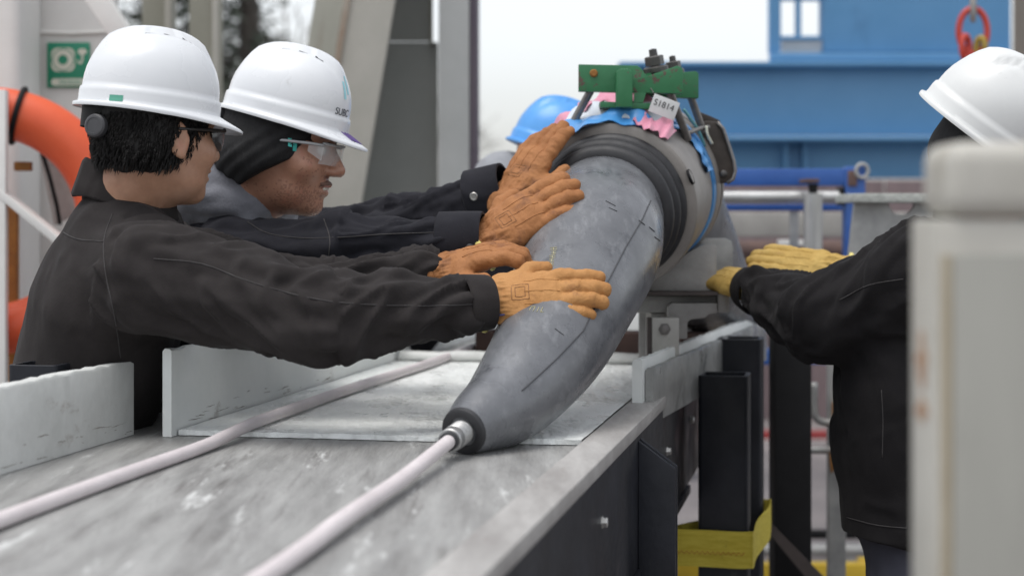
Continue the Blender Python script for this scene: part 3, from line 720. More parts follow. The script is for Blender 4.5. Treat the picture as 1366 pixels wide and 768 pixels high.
# white slide sheet with a ragged front edge
def sheetfn(i, j):
    u0, u1, v0, v1 = 2.80, 4.25, -1.128, -0.428
    v = v0 + (v1 - v0) * j / 60; u = u0 + (u1 - u0) * (i - 1) / 80 if i > 0 else u0
    if i <= 1: u += 0.0016 * math.sin(j * 0.33) + random.uniform(-0.0022, 0.0022)
    z = TZ + 0.010 + (0.0004 * math.sin(j * 1.3 + i * .21) + random.uniform(-0.0005, 0.0005) if i > 0 else -0.0085)
    return T(u, v, z)
obj('slide_sheet', g_grid(sheetfn, 82, 61), m_hdpe, tray, smooth=50)
obj('sheet_lip', g_tube([T(4.27, -1.12 + 0.05 * k, TZ + 0.018 + random.uniform(-.003, .003)) for k in range(15)], [0.018 * random.uniform(0.85, 1.1) for _ in range(15)], 10), m_board2, tray, smooth=180)
def board(u0, u1, v0, th, z0, z1, mat, n=120, seed=0, v1=None):
    """upright board with a hand-cut, nibbled top edge"""
    rnd = random.Random(seed); v1 = v0 if v1 is None else v1
    top = [z1 + rnd.uniform(-0.0016, 0.0012) + 0.0006 * math.sin(i * 0.21 + seed) for i in range(n)]
    prof = lambda i: [(-th / 2, z0), (-th / 2, z0 + (z1 - z0) * .5), (-th / 2, top[i] - 0.005), (-th / 2 + 0.004, top[i]), (th / 2 - 0.003, top[i] + rnd.uniform(-.001, .001)),
                      (th / 2, top[i] - 0.004), (th / 2, z0 + (z1 - z0) * .5), (th / 2, z0)]
    V, F = [], []
    for i in range(n):
        f = i / (n - 1); u = u0 + (u1 - u0) * f; v = v0 + (v1 - v0) * f
        for dv, z in prof(i): V.append(tuple(T(u, v + dv, z)))
    for i in range(n - 1):
        for j in range(8):
            k = (j + 1) % 8; F.append((i * 8 + j, (i + 1) * 8 + j, (i + 1) * 8 + k, i * 8 + k))
    F.append(tuple(range(7, -1, -1))); F.append(tuple((n - 1) * 8 + j for j in range(8)))
    return np.array(V), F
obj('side_board', board(0.9, 2.795, -1.223, 0.030, TZ + 0.001, TZ + 0.128, m_board2, 110, 1), m_board2, tray, smooth=40, label='dull white side board nearest the left edge')
obj('side_board', board(2.775, 6.2, -1.139, 0.016, TZ + 0.001, TZ + 0.150, m_board, 170, 2), m_board, tray, smooth=40, label='clean white side board in front of the men')
def uv(X, Y): return (X * TS + Y * TC, X * TC - Y * TS)
ua, va = uv(0.2455, 3.38); ub, vb = uv(0.70, 4.92)
obj('side_board', board(ua, ub, va, 0.020, TZ + 0.001, TZ + 0.097, m_board, 80, 3, vb), m_board, tray, smooth=40, label='short flared white side board on the right')
m_backplate = M("wet_back_plate", (0.20, 0.205, 0.20), (0.34, 0.345, 0.335), 9, 0.25, 0.6, metal=0.25, wear=((0.06, 0.055, 0.05), 16, 0.62, 0.08), bump=0.4, bscale=60)
off = 0.0195
obj('board_backing', board(ua + 0.02, ub, va + off + 0.002, 0.016, TZ - 0.03, TZ + 0.080, m_backplate, 40, 4, vb + off), m_backplate, tray, smooth=40)
# dark scuffs scraped into the inner faces of the boards
def scuffs(v, u0, u1, zlo, zhi, n, seed):
    rnd = random.Random(seed)
    for k in range(n):
        u = rnd.uniform(u0, u1); z = rnd.triangular(zlo, zhi, zlo); L = rnd.choice((.008, .015, .03, .06)) * rnd.uniform(.7, 1.4); pts = []; sl = rnd.uniform(-.06, .06)
        for q in range(7): pts.append((u + L * q / 6, z + sl * L * q / 6 + rnd.uniform(-.0007, .0007)))
        w_ = [rnd.uniform(.0002, .0009) * math.sin(math.pi * (q + .4) / 6.8) for q in range(7)]
        V = [tuple(T(a_, v, b_ + w_[i])) for i, (a_, b_) in enumerate(pts)] + [tuple(T(a_, v, b_ - w_[i])) for i, (a_, b_) in enumerate(pts)]
        V += [tuple(T(a_, v - .002, b_)) for a_, b_ in pts]
        F = [(i, i + 1, i + 8, i + 7) for i in range(6)]
        obj('scuff_mark', (np.array(V[:14]), F), M("scuff_brown", (0.14, 0.12, 0.10), (0.26, 0.24, 0.21), 60, 0.8), tray, smooth=0)
scuffs(-1.1306, 2.82, 3.7, TZ + .012, TZ + .045, 26, 5)
scuffs(-1.2075, 2.05, 2.78, TZ + .004, TZ + .05, 24, 6)
# right-hand black beam
obj('beam_flange', tb(0.7, 4.33, -0.424, -0.362, TZ - 0.012, TZ + 0.012, 0.004), m_bflange, tray)
obj('beam_web', tb(0.7, 4.33, -0.385, -0.3655, 0.775, TZ - 0.0125, 0.003), m_beam, tray)
obj('beam_foot_flange', tb(0.7, 4.05, -0.43, -0.36, 0.755, 0.7745, 0.003), m_beam, tray)
obj('left_beam', tb(0.7, 6.4, -1.30, -1.24, 0.80, TZ - 0.021, 0.004), m_beam, tray)
obj('cross_beam', tb(1.5, 1.6, -1.24, -0.386, 0.82, TZ - 0.021, 0.004), m_beam, tray)
obj('cross_beam', tb(5.0, 5.1, -1.24, -0.42, 0.82, TZ - 0.021, 0.004), m_beam, tray)
def gusset(u, w=0.066):
    for du in (0.0, 0.032):
        pts = [T(u + du, -0.365, 1.003), T(u + du, -0.365 + w, 0.955), T(u + du, -0.365 + w, 0.60), T(u + du, -0.365, 0.60)]
        n = T(1, 0, 0) - T(0, 0, 0)
        obj('gusset_plate', g_prism(pts, n * 0.012), m_beam, tray, bevel=0.002)
    obj('gusset_web', tb(u + 0.0125, u + 0.0315, -0.365, -0.365 + w - 0.01, 0.60, 0.945, 0.0), m_beam, tray)
gusset(3.055); gusset(1.75)
m_bolt = M("bright_bolt", (0.55, 0.55, 0.54), (0.65, 0.65, 0.63), 20, 0.35, metal=0.8)
def hexbolt(c, ax, r=0.008, h=0.008):
    return g_lathe(c, ax, [(0, r * 1.25), (0.002, r * 1.25), (0.002, r), (h, r), (h + 0.001, r * .85), (h + 0.001, 0)], 6)
vaxis = T(0, 1, 0)
for u, z in ((2.595, 0.938), (3.555, 0.918), (2.0, 0.93), (4.1, 0.92)):
    obj('bolt', hexbolt(T(u, -0.3655, z), vaxis), m_bolt, tray)
def hollow(u0, v0, w, zt, mat=None, t=0.008, zb=0.0):
    """square hollow section, open at the top"""
    parts = []
    Vo = [(-w / 2, -w / 2), (w / 2, -w / 2), (w / 2, w / 2), (-w / 2, w / 2)]
    V, F = [], []
    c = 0.01
    def ringpts(h, z):
        out = []
        for sx, sy in ((-1, -1), (1, -1), (1, 1), (-1, 1)):
            for k in range(4):
                ang = {(-1, -1): math.pi, (1, -1): -math.pi / 2, (1, 1): 0, (-1, 1): math.pi / 2}[(sx, sy)] + k / 3 * math.pi / 2
                out.append(tuple(T(u0 + sy * (h - c) + c * math.sin(ang), v0 + sx * (h - c) + c * math.cos(ang), z)))
        return out
    rings = [ringpts(w / 2, zb), ringpts(w / 2, zt - 0.001), ringpts(w / 2 - 0.001, zt), ringpts(w / 2 - t, zt), ringpts(w / 2 - t, zb)]
    for r_ in rings: V += r_
    for i in range(4):
        for j in range(16):
            k = (j + 1) % 16; F.append((i * 16 + j, i * 16 + k, (i + 1) * 16 + k, (i + 1) * 16 + j))
    return np.array(V), F
X1 = P(969, 0, 3.88); u1_, v1_ = uv(X1.x, 3.91)
obj('leg', hollow(u1_, v1_, 0.112, P(0, 501, 3.86).z, t=0.01), m_beam, tray)
X2 = P(991, 0, 4.18); u2_, v2_ = uv(X2.x, 4.22)
obj('leg', hollow(u2_, v2_, 0.108, P(0, 452, 4.17).z, t=0.01), m_beam, tray)
X3 = P(58, 0, 2.93); u3_, v3_ = uv(X3.x, 2.93)
obj('leg', hollow(u3_, v3_, 0.088, P(0, 486, 2.90).z, t=0.007), m_beam, tray)
obj('leg_bracket', tb(u3_ - .02, u3_ + .02, v3_ + 0.045, -1.301, 0.86, 0.95, 0.002), m_beam, tray)
obj('leg', hollow(5.9, -1.27, 0.09, 0.79, t=0.007), m_beam, tray); obj('leg', hollow(1.6, -0.41, 0.06, 0.75, t=0.007), m_beam, tray); obj('leg', hollow(1.6, -1.27, 0.06, 0.79, t=0.007), m_beam, tray)
# things seen through the gap behind the joint
obj('timber_packer', tb(4.52, 4.62, -0.98, -0.36, TZ + 0.001, TZ + 0.072, 0.006), m_rust, tray)
obj('end_board', tb(5.15, 5.17, -1.0, -0.34, TZ + 0.001, TZ + 0.11, 0.004), m_board, tray)

st = thing('yellow_webbing_strap', 'yellow webbing strap with stitched edge around the black tray legs', 'strap', T(u1_, v1_, 0.55))
z0, z1 = P(0, 757, 3.84).z, P(0, 708, 3.84).z
ring = []
ca, cb_ = (u1_ - 0.066, v1_ - 0.135), (u2_ + 0.067, v2_ + 0.062)
path = [(u1_ - 0.068, v1_ - 0.14), (u1_ - 0.070, v1_ + 0.0), (u1_ - 0.068, v1_ + 0.058), (u1_ - 0.058, v1_ + 0.068), (u1_ + 0.06, v1_ + 0.069), (u2_ - 0.06, v2_ + 0.07), (u2_ + 0.06, v2_ + 0.07), (u2_ + 0.07, v2_ + 0.06), (u2_ + 0.06, v2_ - 0.03), (u1_ + 0.09, v1_ - 0.02), (u1_ + 0.065, v1_ - 0.055), (u1_ - 0.050, v1_ - 0.13)]
pth = catmull(path + [path[0]], 4)
def strapfn(i, j):
    u, v = pth[i % (len(pth) - 1)]; rows = [(z0, 0), (z0 + (z1 - z0) * .33, .0012), (z0 + (z1 - z0) * .66, .001), (z1, 0), (z1, .003), (z0, .003)]
    z, o = rows[j]; cu, cv = (u1_ + u2_) / 2, (v1_ + v2_) / 2 + .02
    n = math.hypot(u - cu, v - cv); k = 1 - (0.003 - o) / n if j >= 4 else 1 + o / n
    if j >= 4: k = 1 - 0.003 / n
    return T(cu + (u - cu) * k, cv + (v - cv) * k, z + 0.0008 * math.sin(i * .8))
obj('webbing', g_grid(strapfn, len(pth) - 1, 6, True, True), m_strap, st, smooth=40)
m_stitch = M("orange_stitch", (0.45, 0.2, 0.03), (0.5, 0.26, 0.05), 20, 0.8)
zs_ = z0 + (z1 - z0) * .40
stp = []
for k in range(30):
    v = v1_ - 0.12 + 0.168 * k / 29
    stp.append(T(u1_ - 0.0735, v, zs_ + (0.0035 if k % 2 else -0.0035)))
obj('stitching', g_tube(stp, 0.0011, 6), m_stitch, st)

# ================================================================== cables
m_rope = M("pinkish_white_cable", (0.60, 0.545, 0.55), (0.72, 0.665, 0.67), 14, 0.42, 0.6, stretch=(1, 0.4, 1), wear=((0.42, 0.36, 0.36), 9, 0.62, 0.15), bump=0.25, bscale=60)
c1 = thing('white_cable', 'pinkish white cable running straight along the left side of the tray', 'cable', T(3, -1.0, TZ))
us = np.linspace(0.75, 6.3, 60)
obj('sheath', g_tube([T(u, -1.0 + 0.006 * math.sin(u * 1.7) + 0.003 * math.sin(u * 5), TZ + 0.0108 + (0.0115 if u > 2.83 else max(0, (u - 2.6) * 0.05))) for u in us], 0.0104, 18), m_rope, c1, smooth=60)

# ================================================================== cable joint with bend stiffeners
m_stiff = M("grey_stiffener_rubber", (0.095, 0.099, 0.108), (0.165, 0.171, 0.183), 9, 0.20, 0.40, spec=0.65, contrast=(0.3, 0.7), wear=((0.245, 0.252, 0.265), 12, 0.52, 0.28, (3.0, 0.35, 2.0)),
            wear2=((0.05, 0.053, 0.06), 15, 0.58, 0.12), bump=0.25, bscale=55)
m_rubber = M("black_rubber", (0.016, 0.016, 0.018), (0.032, 0.032, 0.035), 12, 0.5, 0.65, bump=0.15, bscale=60)
m_collar = M("brown_grey_collar", (0.22, 0.203, 0.188), (0.29, 0.27, 0.25), 7, 0.38, 0.5, metal=0.35, bump=0.12, bscale=80)
m_ferr = M("ferrule_steel", (0.36, 0.36, 0.36), (0.52, 0.52, 0.51), 25, 0.35, 0.55, metal=0.8, wear=((0.16, 0.15, 0.14), 40, 0.6, 0.1))
jt = thing('cable_joint', 'grey tapered cable joint with black rubber rings and brown steel collar on the tray', 'cable joint', P(768, 420, 3.2))
front = [(618, 575, 2.72, .0367), (640, 560, 2.765, .052), (681, 531, 2.85, .0735), (732, 463, 3.0, .098), (764, 394, 3.16, .118), (789, 330, 3.33, .135), (806, 287, 3.52, .122)]
fc = catmull([tuple(P(x, y, d)) + (r,) for x, y, d, r in front], 10)
fpts = [Vector(q[:3]) for q in fc]; frad = [q[3] for q in fc]
Fp, Kp = P(806, 287, 3.52), P(835, 262, 3.74); AX = (Kp - Fp).normalized()
def at(s): return Fp + AX * s
fpts += [at(0.05)]; frad += [0.112]
g_front = g_tube(fpts, frad, 72)
obj('bend_stiffener', g_front, m_stiff, jt, smooth=60)
FR = frames(fpts)
def on_stiff(i, ang, lift=0.0015):
    """point on the front stiffener at station i; angle 0 points to the camera's right, 90 up"""
    p, t, x, y = FR[i]
    right = (Vector((1, 0, 0)) - t * t.x).normalized(); up = right.cross(t); up = up if up.z > 0 else -up
    return p + (right * math.cos(R(ang)) + up * math.sin(R(ang))) * (frad[i] + lift)
T0 = FR[0]
# mouth of the stiffener, ferrule and pulling cable
obj('mouth_ring', g_lathe(T0[0], -T0[1], [(-0.012, .0378), (-0.002, .0385), (0.003, .037), (0.005, .033), (0.004, .024), (-0.02, .023), (-0.02, .0)], 48), m_rubber, jt)
prof = [(-0.02, 0.0195), (0.012, 0.0195), (0.013, 0.0175)]
for k in range(7): prof += [(0.015 + k * 0.0045, 0.0195), (0.0165 + k * 0.0045, 0.0195), (0.018 + k * 0.0045, 0.0182)]
prof += [(0.05, 0.0192), (0.066, 0.0188), (0.068, 0.017), (0.068, 0.0)]
cdir = (P(350, 768, 1.72) - T0[0]).normalized(); fdir = (-T0[1] * 0.35 + cdir * 0.65).normalized()
obj('ferrule', g_lathe(T0[0], fdir, prof, 36), m_ferr, jt)
c2 = thing('pulling_cable', 'pinkish white pulling cable fixed to the pointed end of the joint', 'cable', P(440, 700, 2.1))
e0 = T0[0] + fdir * 0.066
far = P(361, 768, 1.77); far.z = TZ + 0.0113
end = far + (far - e0).normalized() * 0.9; end.z = TZ + 0.0113
obj('sheath', g_tube(catmull([tuple(e0), tuple(e0.lerp(far, .35) + Vector((0, 0, -.004))), tuple(e0.lerp(far, .7)), tuple(far), tuple(end)], 8), 0.0108, 20), m_rope, c2, smooth=60)
obj('end_sleeve', g_lathe(e0, -fdir * -1, [(-0.004, .0145), (0.012, .0145), (0.014, .0105)], 24), m_rubber, c2)
# mould seam and scribed marks along the grey rubber
m_line = M("dark_scribe", (0.05, 0.052, 0.058))
tree_f = bvh(g_front)
def px_line(tree, pts, r=0.0012, lift=0.0006, m=6):
    pp = [tuple(q) for q in pts]; dense = []
    for (xa, ya), (xb, yb) in zip(pp[:-1], pp[1:]):
        for k in range(m): dense.append((xa + (xb - xa) * k / m, ya + (yb - ya) * k / m))
    dense.append(pp[-1]); out = []
    for x, y in dense:
        h_, n_ = hit(tree, x, y, lift)
        if h_ is not None and (not out or (h_ - out[-1]).length < 0.15): out.append(h_)
    return g_tube(out, r, 6) if len(out) > 2 else None
for pts, r in (([(868, 268), (857, 292), (834, 331), (806, 385), (778, 441), (745, 476), (716, 503), (696, 521)], 0.0013),
               ([(852, 294), (860, 300)], 0.0008), ([(866, 303), (873, 309)], 0.0008), ([(873, 316), (880, 321)], 0.0008),
               ([(808, 268), (821, 275)], 0.0008), ([(812, 277), (823, 282)], 0.0007), ([(740, 438), (752, 447)], 0.0006)):
    g_ = px_line(tree_f, pts, r)
    if g_: obj('mould_seam' if len(pts) > 3 else 'scratch', g_, m_line, jt, smooth=180)
m_mark = M("yellow_print", (0.40, 0.37, 0.20), (0.46, 0.43, 0.26), 30, 0.6)
def print_mark(strokes, ox, oy, sc, name='stencil_print'):
    gs = []
    for s_ in strokes:
        g_ = px_line(tree_f, [(ox + x * sc, oy + y * sc) for x, y in s_], 0.0007, 0.0004, 3)
        if g_: gs.append(g_)
    if gs: obj(name, g_join(*gs), m_mark, jt, smooth=180)
vert = []
for k, (a_, b_) in enumerate(((0, 9), (2, 9), (0, 9), (0, 8), (1, 9))):      # small stacked characters, too blurred to read
    y0_ = k * 5.2
    vert += [[(a_ + 0.5 * k * -1, y0_), (b_ - k, y0_ - 1)], [(a_ - k * .5, y0_ + 2.6), (b_ - k, y0_ + 1.6)], [((a_ + b_) / 2 - k * .8, y0_), ((a_ + b_) / 2 - k * .8, y0_ + 3)]]
print_mark(vert, 734, 331, 1.0)
print_mark([[(0, 0), (3, -5)], [(5, 1), (8, -5)], [(10, 2), (13, -4)], [(15, 2), (18, -4)], [(3, -5), (8, -5)], [(15, 2), (19, 2)]], 706, 414, 1.0)
# rubber rings
for k, (s, r_) in enumerate(((0.0, .142), (0.034, .150), (0.066, .1575))):
    prof = [(-0.002, .105), (-0.004, r_ - .02), (-0.001, r_ - .008), (0.006, r_ - .001), (0.014, r_), (0.024, r_ - .001), (0.031, r_ - .006), (0.034, r_ - .012), (0.034, .105)]
    obj('rubber_ring', g_lathe(at(s), AX, prof, 96), m_rubber, jt, smooth=60)
RC = 0.178
cprof = [(0.096, .11), (0.094, RC - .008), (0.097, RC - .002), (0.102, RC), (0.30, RC), (0.304, RC - .004), (0.304, .11)]
g_collar = g_lathe(Fp, AX, cprof, 128)
co = obj('collar', g_collar, m_collar, jt, smooth=40)
tree_c = bvh(g_collar)
h_, n_ = hit(tree_c, 921, 236)
if h_ is not None:
    rad = (h_ - (Fp + AX * (h_ - Fp).dot(AX))).normalized()
    obj('hole', g_lathe(h_, rad, [(-0.002, 0.0165), (0.0022, 0.0165), (0.003, 0.0155), (0.001, 0.014), (0.001, 0)], 32), m_black, jt, label='black disc standing in for the shaded hole in the collar')  # uncut: a black disc on the surface stands for the shade inside
m_tapeblue = M("blue_plastic", (0.06, 0.26, 0.60), (0.10, 0.33, 0.68), 14, 0.3, coat=0.3, bump=0.3, bscale=40)
m_tapewhite = M("white_plastic", (0.60, 0.66, 0.74), (0.72, 0.76, 0.80), 14, 0.35)
m_tapepink = M("pink_plastic", (0.62, 0.24, 0.34), (0.72, 0.33, 0.42), 16, 0.35, bump=0.3, bscale=40)
obj('blue_band', g_lathe(Fp, AX, [(0.3045, .15), (0.305, RC + .004), (0.325, RC + .006), (0.332, RC + .003), (0.332, .15)], 96), m_tapeblue, jt)
obj('flange_band', g_lathe(Fp, AX, [(0.3325, .12), (0.333, RC + .006), (0.345, RC + .011), (0.362, RC + .011), (0.366, RC + .003), (0.372, RC + .003), (0.376, RC + .012), (0.40, RC + .012), (0.404, RC + .004), (0.42, RC), (0.42, .10)], 96), m_collar, jt, smooth=40)
obj('dark_band', g_lathe(Fp, AX, [(0.421, .10), (0.421, RC - .002), (0.45, RC - .004), (0.455, .10)], 96), m_rubber, jt, smooth=40)
rear = [tuple(at(0.44)) + (.12,)] + [tuple(P(x, y, d)) + (r,) for x, y, d, r in ((868, 252, 4.08, .150), (890, 292, 4.25, .147), (918, 345, 4.45, .138), (950, 398, 4.72, .115), (985, 436, 5.05, .072), (1000, 443, 5.25, .045))]
rc = catmull(rear, 8)
obj('bend_stiffener', g_tube([Vector(q[:3]) for q in rc], [q[3] for q in rc], 56), m_stiff, jt, smooth=60)
# plastic tape draped over the collar
a0 = (Vector((0, 0, 1)) - AX * AX.z).normalized(); r0 = AX.cross(a0); r0 = r0 if r0.x > 0 else -r0
def drape(s0, s1, th0, th1, lift, seed, wav=0.006, tw=0.0, n=26, m_=9, up=0.0):
    rnd = random.Random(seed); ph = rnd.uniform(0, 6)
    def fn(i, j):
        f, g_ = i / (n - 1), j / (m_ - 1)
        th = R(th0 + (th1 - th0) * f + (g_ - .5) * tw); s = s0 + (s1 - s0) * g_ + 0.012 * math.sin(f * 7 + ph) + 0.008 * math.sin(f * 17 + ph * 2)
        rr = RC + lift + wav * (0.5 + 0.5 * math.sin(f * 11 + g_ * 5 + ph)) + 0.4 * wav * math.sin(f * 29 + g_ * 3) + up * g_ * (0.75 + 0.25 * math.sin(f * 9 + ph))
        return at(s) + (a0 * math.cos(th) + r0 * math.sin(th)) * rr
    v, f = g_grid(fn, n, m_); 
    def fn2(i, j):
        p = fn(i, j); c = Fp + AX * (p - Fp).dot(AX); return p - (p - c).normalized() * 0.0015
    rnd = random.Random(seed); ph = rnd.uniform(0, 6)
    return g_join((v, f), g_grid(fn2, n, m_))
tp = thing('plastic_tape', 'pink, blue and white plastic tape draped over the top of the collar', 'tape', at(0.2) + a0 * RC)
obj('pink_strip', drape(0.17, 0.24, -50, 24, 0.006, 1, up=.040), m_tapepink, tp, smooth=180)
obj('white_strip', drape(0.125, 0.19, -40, 30, 0.004, 2, up=.036), m_tapewhite, tp, smooth=180)
obj('blue_strip', drape(0.085, 0.14, -46, 26, 0.000, 3, tw=8, up=.028), m_tapeblue, tp, smooth=180)
obj('pink_tail', drape(0.088, 0.15, 14, 40, 0.004, 4, wav=0.006, up=.026), m_tapepink, tp, smooth=180)
obj('pink_crest', drape(0.19, 0.25, -26, 10, 0.030, 5, wav=0.008, up=.02), m_tapepink, tp, smooth=180)
obj('blue_tail', drape(0.25, 0.30, 30, 75, 0.004, 6, wav=0.005), m_tapeblue, tp, smooth=180)

# ================================================================== green lifting clamp
m_green = M("chipped_green_paint", (0.018, 0.135, 0.05), (0.028, 0.17, 0.066), 8, 0.4, wear=((0.10, 0.055, 0.045), 26, 0.575, 0.03), wear2=((0.33, 0.31, 0.29), 38, 0.66, 0.03), bump=0.25, bscale=60)
m_rod = M("dull_rod_steel", (0.17, 0.16, 0.155), (0.28, 0.265, 0.25), 20, 0.4, 0.6, metal=0.6, wear=((0.10, 0.06, 0.045), 25, 0.62, 0.08))
m_dbolt = M("dark_bolt_steel", (0.06, 0.06, 0.06), (0.11, 0.105, 0.10), 25, 0.4, metal=0.6)
m_edgeg = M("bare_edge", (0.36, 0.33, 0.31), (0.22, 0.17, 0.15), 30, 0.6, metal=0.2)
cl = thing('lifting_clamp', 'chipped green steel clamp with steel rods bolted over the top of the collar', 'clamp', at(0.2) + a0 * (RC + 0.02))
bar = [(772, 86), (850, 87.5), (855, 91), (862, 101.5), (866, 101), (903, 88), (908, 89), (911, 93), (911, 125), (772, 122)]
obj('front_bar', slab(bar, 3.60, 3.625), m_green, cl, bevel=0.0012)
obj('rear_bar', slab([(806, 93), (866, 94), (875, 104), (905, 97), (928, 95), (932, 98), (932, 131), (806, 128)], 3.74, 3.77), m_green, cl, bevel=0.0012)
obj('cross_plate', slab([(846, 106), (905, 108), (905, 119), (846, 119)], 3.626, 3.739), m_green, cl)
obj('lug', slab([(822, 96), (827, 91.5), (839, 92), (844, 97), (844, 143), (822, 143)], 3.565, 3.598), m_green, cl, bevel=0.003)
obj('base_plate', slab([(801, 135.5), (870, 138), (870, 146), (801, 143)], 3.60, 3.72), m_green, cl, bevel=0.001)
obj('gusset', slab([(846, 122), (862, 124), (858, 137), (846, 137)], 3.60, 3.63), m_green, cl)
obj('rust_bolt', g_lathe(P(792, 98, 3.60), (0, -1, 0), [(0, .0085), (.002, .0085), (.004, .006), (.006, .006), (.006, 0)], 16), m_orange_rust, cl)
for (x0_, y0_, d0_, x1_, y1_, d1_, r_) in ((788, 121, 3.63, 760, 172, 3.66, .0085), (806, 124, 3.76, 790, 158, 3.76, .0085), (893, 122, 3.63, 918, 186, 3.70, .0085), (921, 128, 3.76, 938, 176, 3.80, .0085)):
    obj('rod', g_tube([P(x0_, y0_, d0_), P(x1_, y1_, d1_)], r_, 14), m_rod, cl)
for cx, cy, d_, k in ((875, 88, 3.69, 1.0), (900, 91, 3.76, 0.8)):
    ax = Vector((-0.17, -0.1, 1)).normalized(); c = P(cx, cy + 6, d_)
    b1 = obj('bolt', g_lathe(c, ax, [(-.05, .011 * k), (0.0, .011 * k), (.045 * k, .0085 * k), (.047 * k, 0)], 14), m_dbolt, cl)
    obj('washer', g_lathe(c, ax, [(-.003, .027 * k), (.006 * k, .027 * k), (.009 * k, .022 * k), (.011 * k, 0)], 24), m_dbolt, b1)
    obj('nut', g_lathe(c + ax * .011 * k, ax, [(0, .0205 * k), (.018 * k, .0205 * k), (.020 * k, .017 * k), (.020 * k, 0)], 6), m_dbolt, b1, smooth=20)
# tag
tagM = M("white_tag", (0.60, 0.61, 0.60), (0.70, 0.71, 0.70), 10, 0.4)
tg = thing('inspection_tag', 'small white tag lettered S1814 wired to the green clamp', 'tag', P(886, 146, 3.58))
tc_ = P(886, 143, 3.585); trot = Matrix.Rotation(R(20), 3, 'Y') @ Matrix.Rotation(R(8), 3, 'Z')
obj('tag_plate', g_box(tc_, (37 / FPX * 3.58, 0.002, 25 / FPX * 3.58), trot, 0.0008), tagM, tg)
def text_geo(s, size):
    c = bpy.data.curves.new('t', 'FONT'); c.body = s; c.size = size; c.align_x = 'CENTER'; c.align_y = 'CENTER'; c.extrude = 0.0003
    o = bpy.data.objects.new('t', c); COL.objects.link(o); bpy.context.view_layer.update()
    me = bpy.data.meshes.new_from_object(o.evaluated_get(bpy.context.evaluated_depsgraph_get()))
    v = np.array([tuple(q.co) for q in me.vertices]); f = [tuple(p.vertices) for p in me.polygons]
    bpy.data.objects.remove(o); bpy.data.curves.remove(c); bpy.data.meshes.remove(me); return v, f
tv, tf = text_geo("S1814", 0.0185)
rows = np.array([tuple(tc_ + trot @ Vector((x - .002, -0.0016 - z, y + .003))) for x, y, z in tv])
obj('tag_lettering', (rows, tf), M("tag_ink", (0.06, 0.06, 0.06)), tg, smooth=0)
obj('tag_wire', g_tube([P(872, 124, 3.585), P(868, 118, 3.60), P(874, 116, 3.63)], .0012, 6), m_rod, tg)
# dark link plate, hoses and clips on the right of the collar
m_link = M("dark_oiled_link", (0.035, 0.028, 0.023), (0.065, 0.052, 0.043), 14, 0.45, 0.6, metal=0.35, bump=0.3, bscale=70)
lk = thing('dark_link_plate', 'dark oily rounded steel link plate hanging at the right of the collar', 'link plate', P(960, 240, 3.84))
lp = [(928, 166), (942, 161), (957, 163), (965, 172), (973, 196), (979, 215), (981, 228), (978, 239), (970, 244), (959, 245), (951, 240), (948, 228), (946, 205), (938, 190), (930, 178)]
obj('link_plate', slab(lp, 3.80, 3.84), m_link, lk, bevel=0.004)
obj('rim', g_tube([P(957, 163, 3.795), P(965, 172, 3.795), P(973, 196, 3.795), P(979, 215, 3.795), P(981, 228, 3.795), P(978, 239, 3.795), P(970, 244, 3.795)], .004, 8), m_rod, lk, smooth=180)
obj('pin', g_lathe(P(965, 232, 3.80), (0, -1, 0), [(0, .008), (.006, .008), (.008, .005), (.008, 0)], 14), m_dbolt, lk)
obj('upper_hook', slab([(933, 149), (948, 155), (961, 161), (961, 172), (948, 166), (935, 160)], 3.845, 3.88), m_link, lk, bevel=0.002)
m_teal = M("teal_cord", (0.12, 0.32, 0.34))
for i, (pts, r_, mm) in enumerate((([(912, 146, 3.72), (922, 160, 3.73), (932, 175, 3.75), (940, 195, 3.77)], .0035, m_teal), ([(905, 160, 3.68), (925, 180, 3.74), (940, 205, 3.78), (948, 235, 3.80)], .006, m_tapeblue),
                                   ([(918, 178, 3.70), (932, 172, 3.75), (945, 170, 3.78)], .005, m_rod), ([(942, 168, 3.76), (944, 180, 3.76), (950, 192, 3.77)], .003, m_signwhite))):
    obj('cord', g_tube(catmull([tuple(P(*q)) for q in pts], 5), r_, 10), mm, lk, smooth=180)
for x, y in ((944, 228), (950, 246)):
    obj('white_clip', g_lathe(P(x, y, 3.80), (0.5, -1, 0.3), [(-.006, .009), (.005, .009), (.008, .006), (.008, 0)], 14), tagM, lk)

# ================================================================== support cradle
cd = thing('support_cradle', 'worn grey steel cradle block under the collar with a bolted lug', 'cradle', P(920, 470, 4.0))
d = 3.76
obj('saddle_block', slab([(868, 388), (868, 352), (882, 352), (905, 345), (925, 333), (940, 326), (954, 326), (956, 330), (956, 388)], d, d + 0.16), m_cast, cd, bevel=0.003)
pts = [(930, 386), (930, 322), (935, 318), (968, 318), (976, 322), (978, 330), (978, 362), (930, 386)]
obj('rear_cheek', slab(pts[:-1], d + 0.2, d + 0.22), m_galv, cd, bevel=0.002)
obj('shelf_plate', slab([(838, 389), (958, 389), (958, 394), (838, 394)], d - 0.03, d + 0.3), m_drk, cd)
obj('bearer', slab([(836, 394.5), (957, 394.5), (957, 417), (836, 417)], d + 0.03, d + 0.28), m_cast, cd, bevel=0.003)
obj('end_block', slab([(957.5, 391), (973, 391), (973, 417), (957.5, 417)], d + 0.0, d + 0.2), m_cast, cd, bevel=0.003)
obj('bracket', slab([(891, 409), (896, 404), (957, 404), (957, 417.5), (946, 419), (940, 424), (922, 426), (917, 430), (917, 452), (905, 452), (905, 425), (891, 425)], d - 0.01, d + 0.025), m_cast, cd, bevel=0.003)
obj('column', slab([(868, 418), (896, 418), (896, 494), (868, 494)], d + 0.06, d + 0.2), m_cast, cd, bevel=0.003)
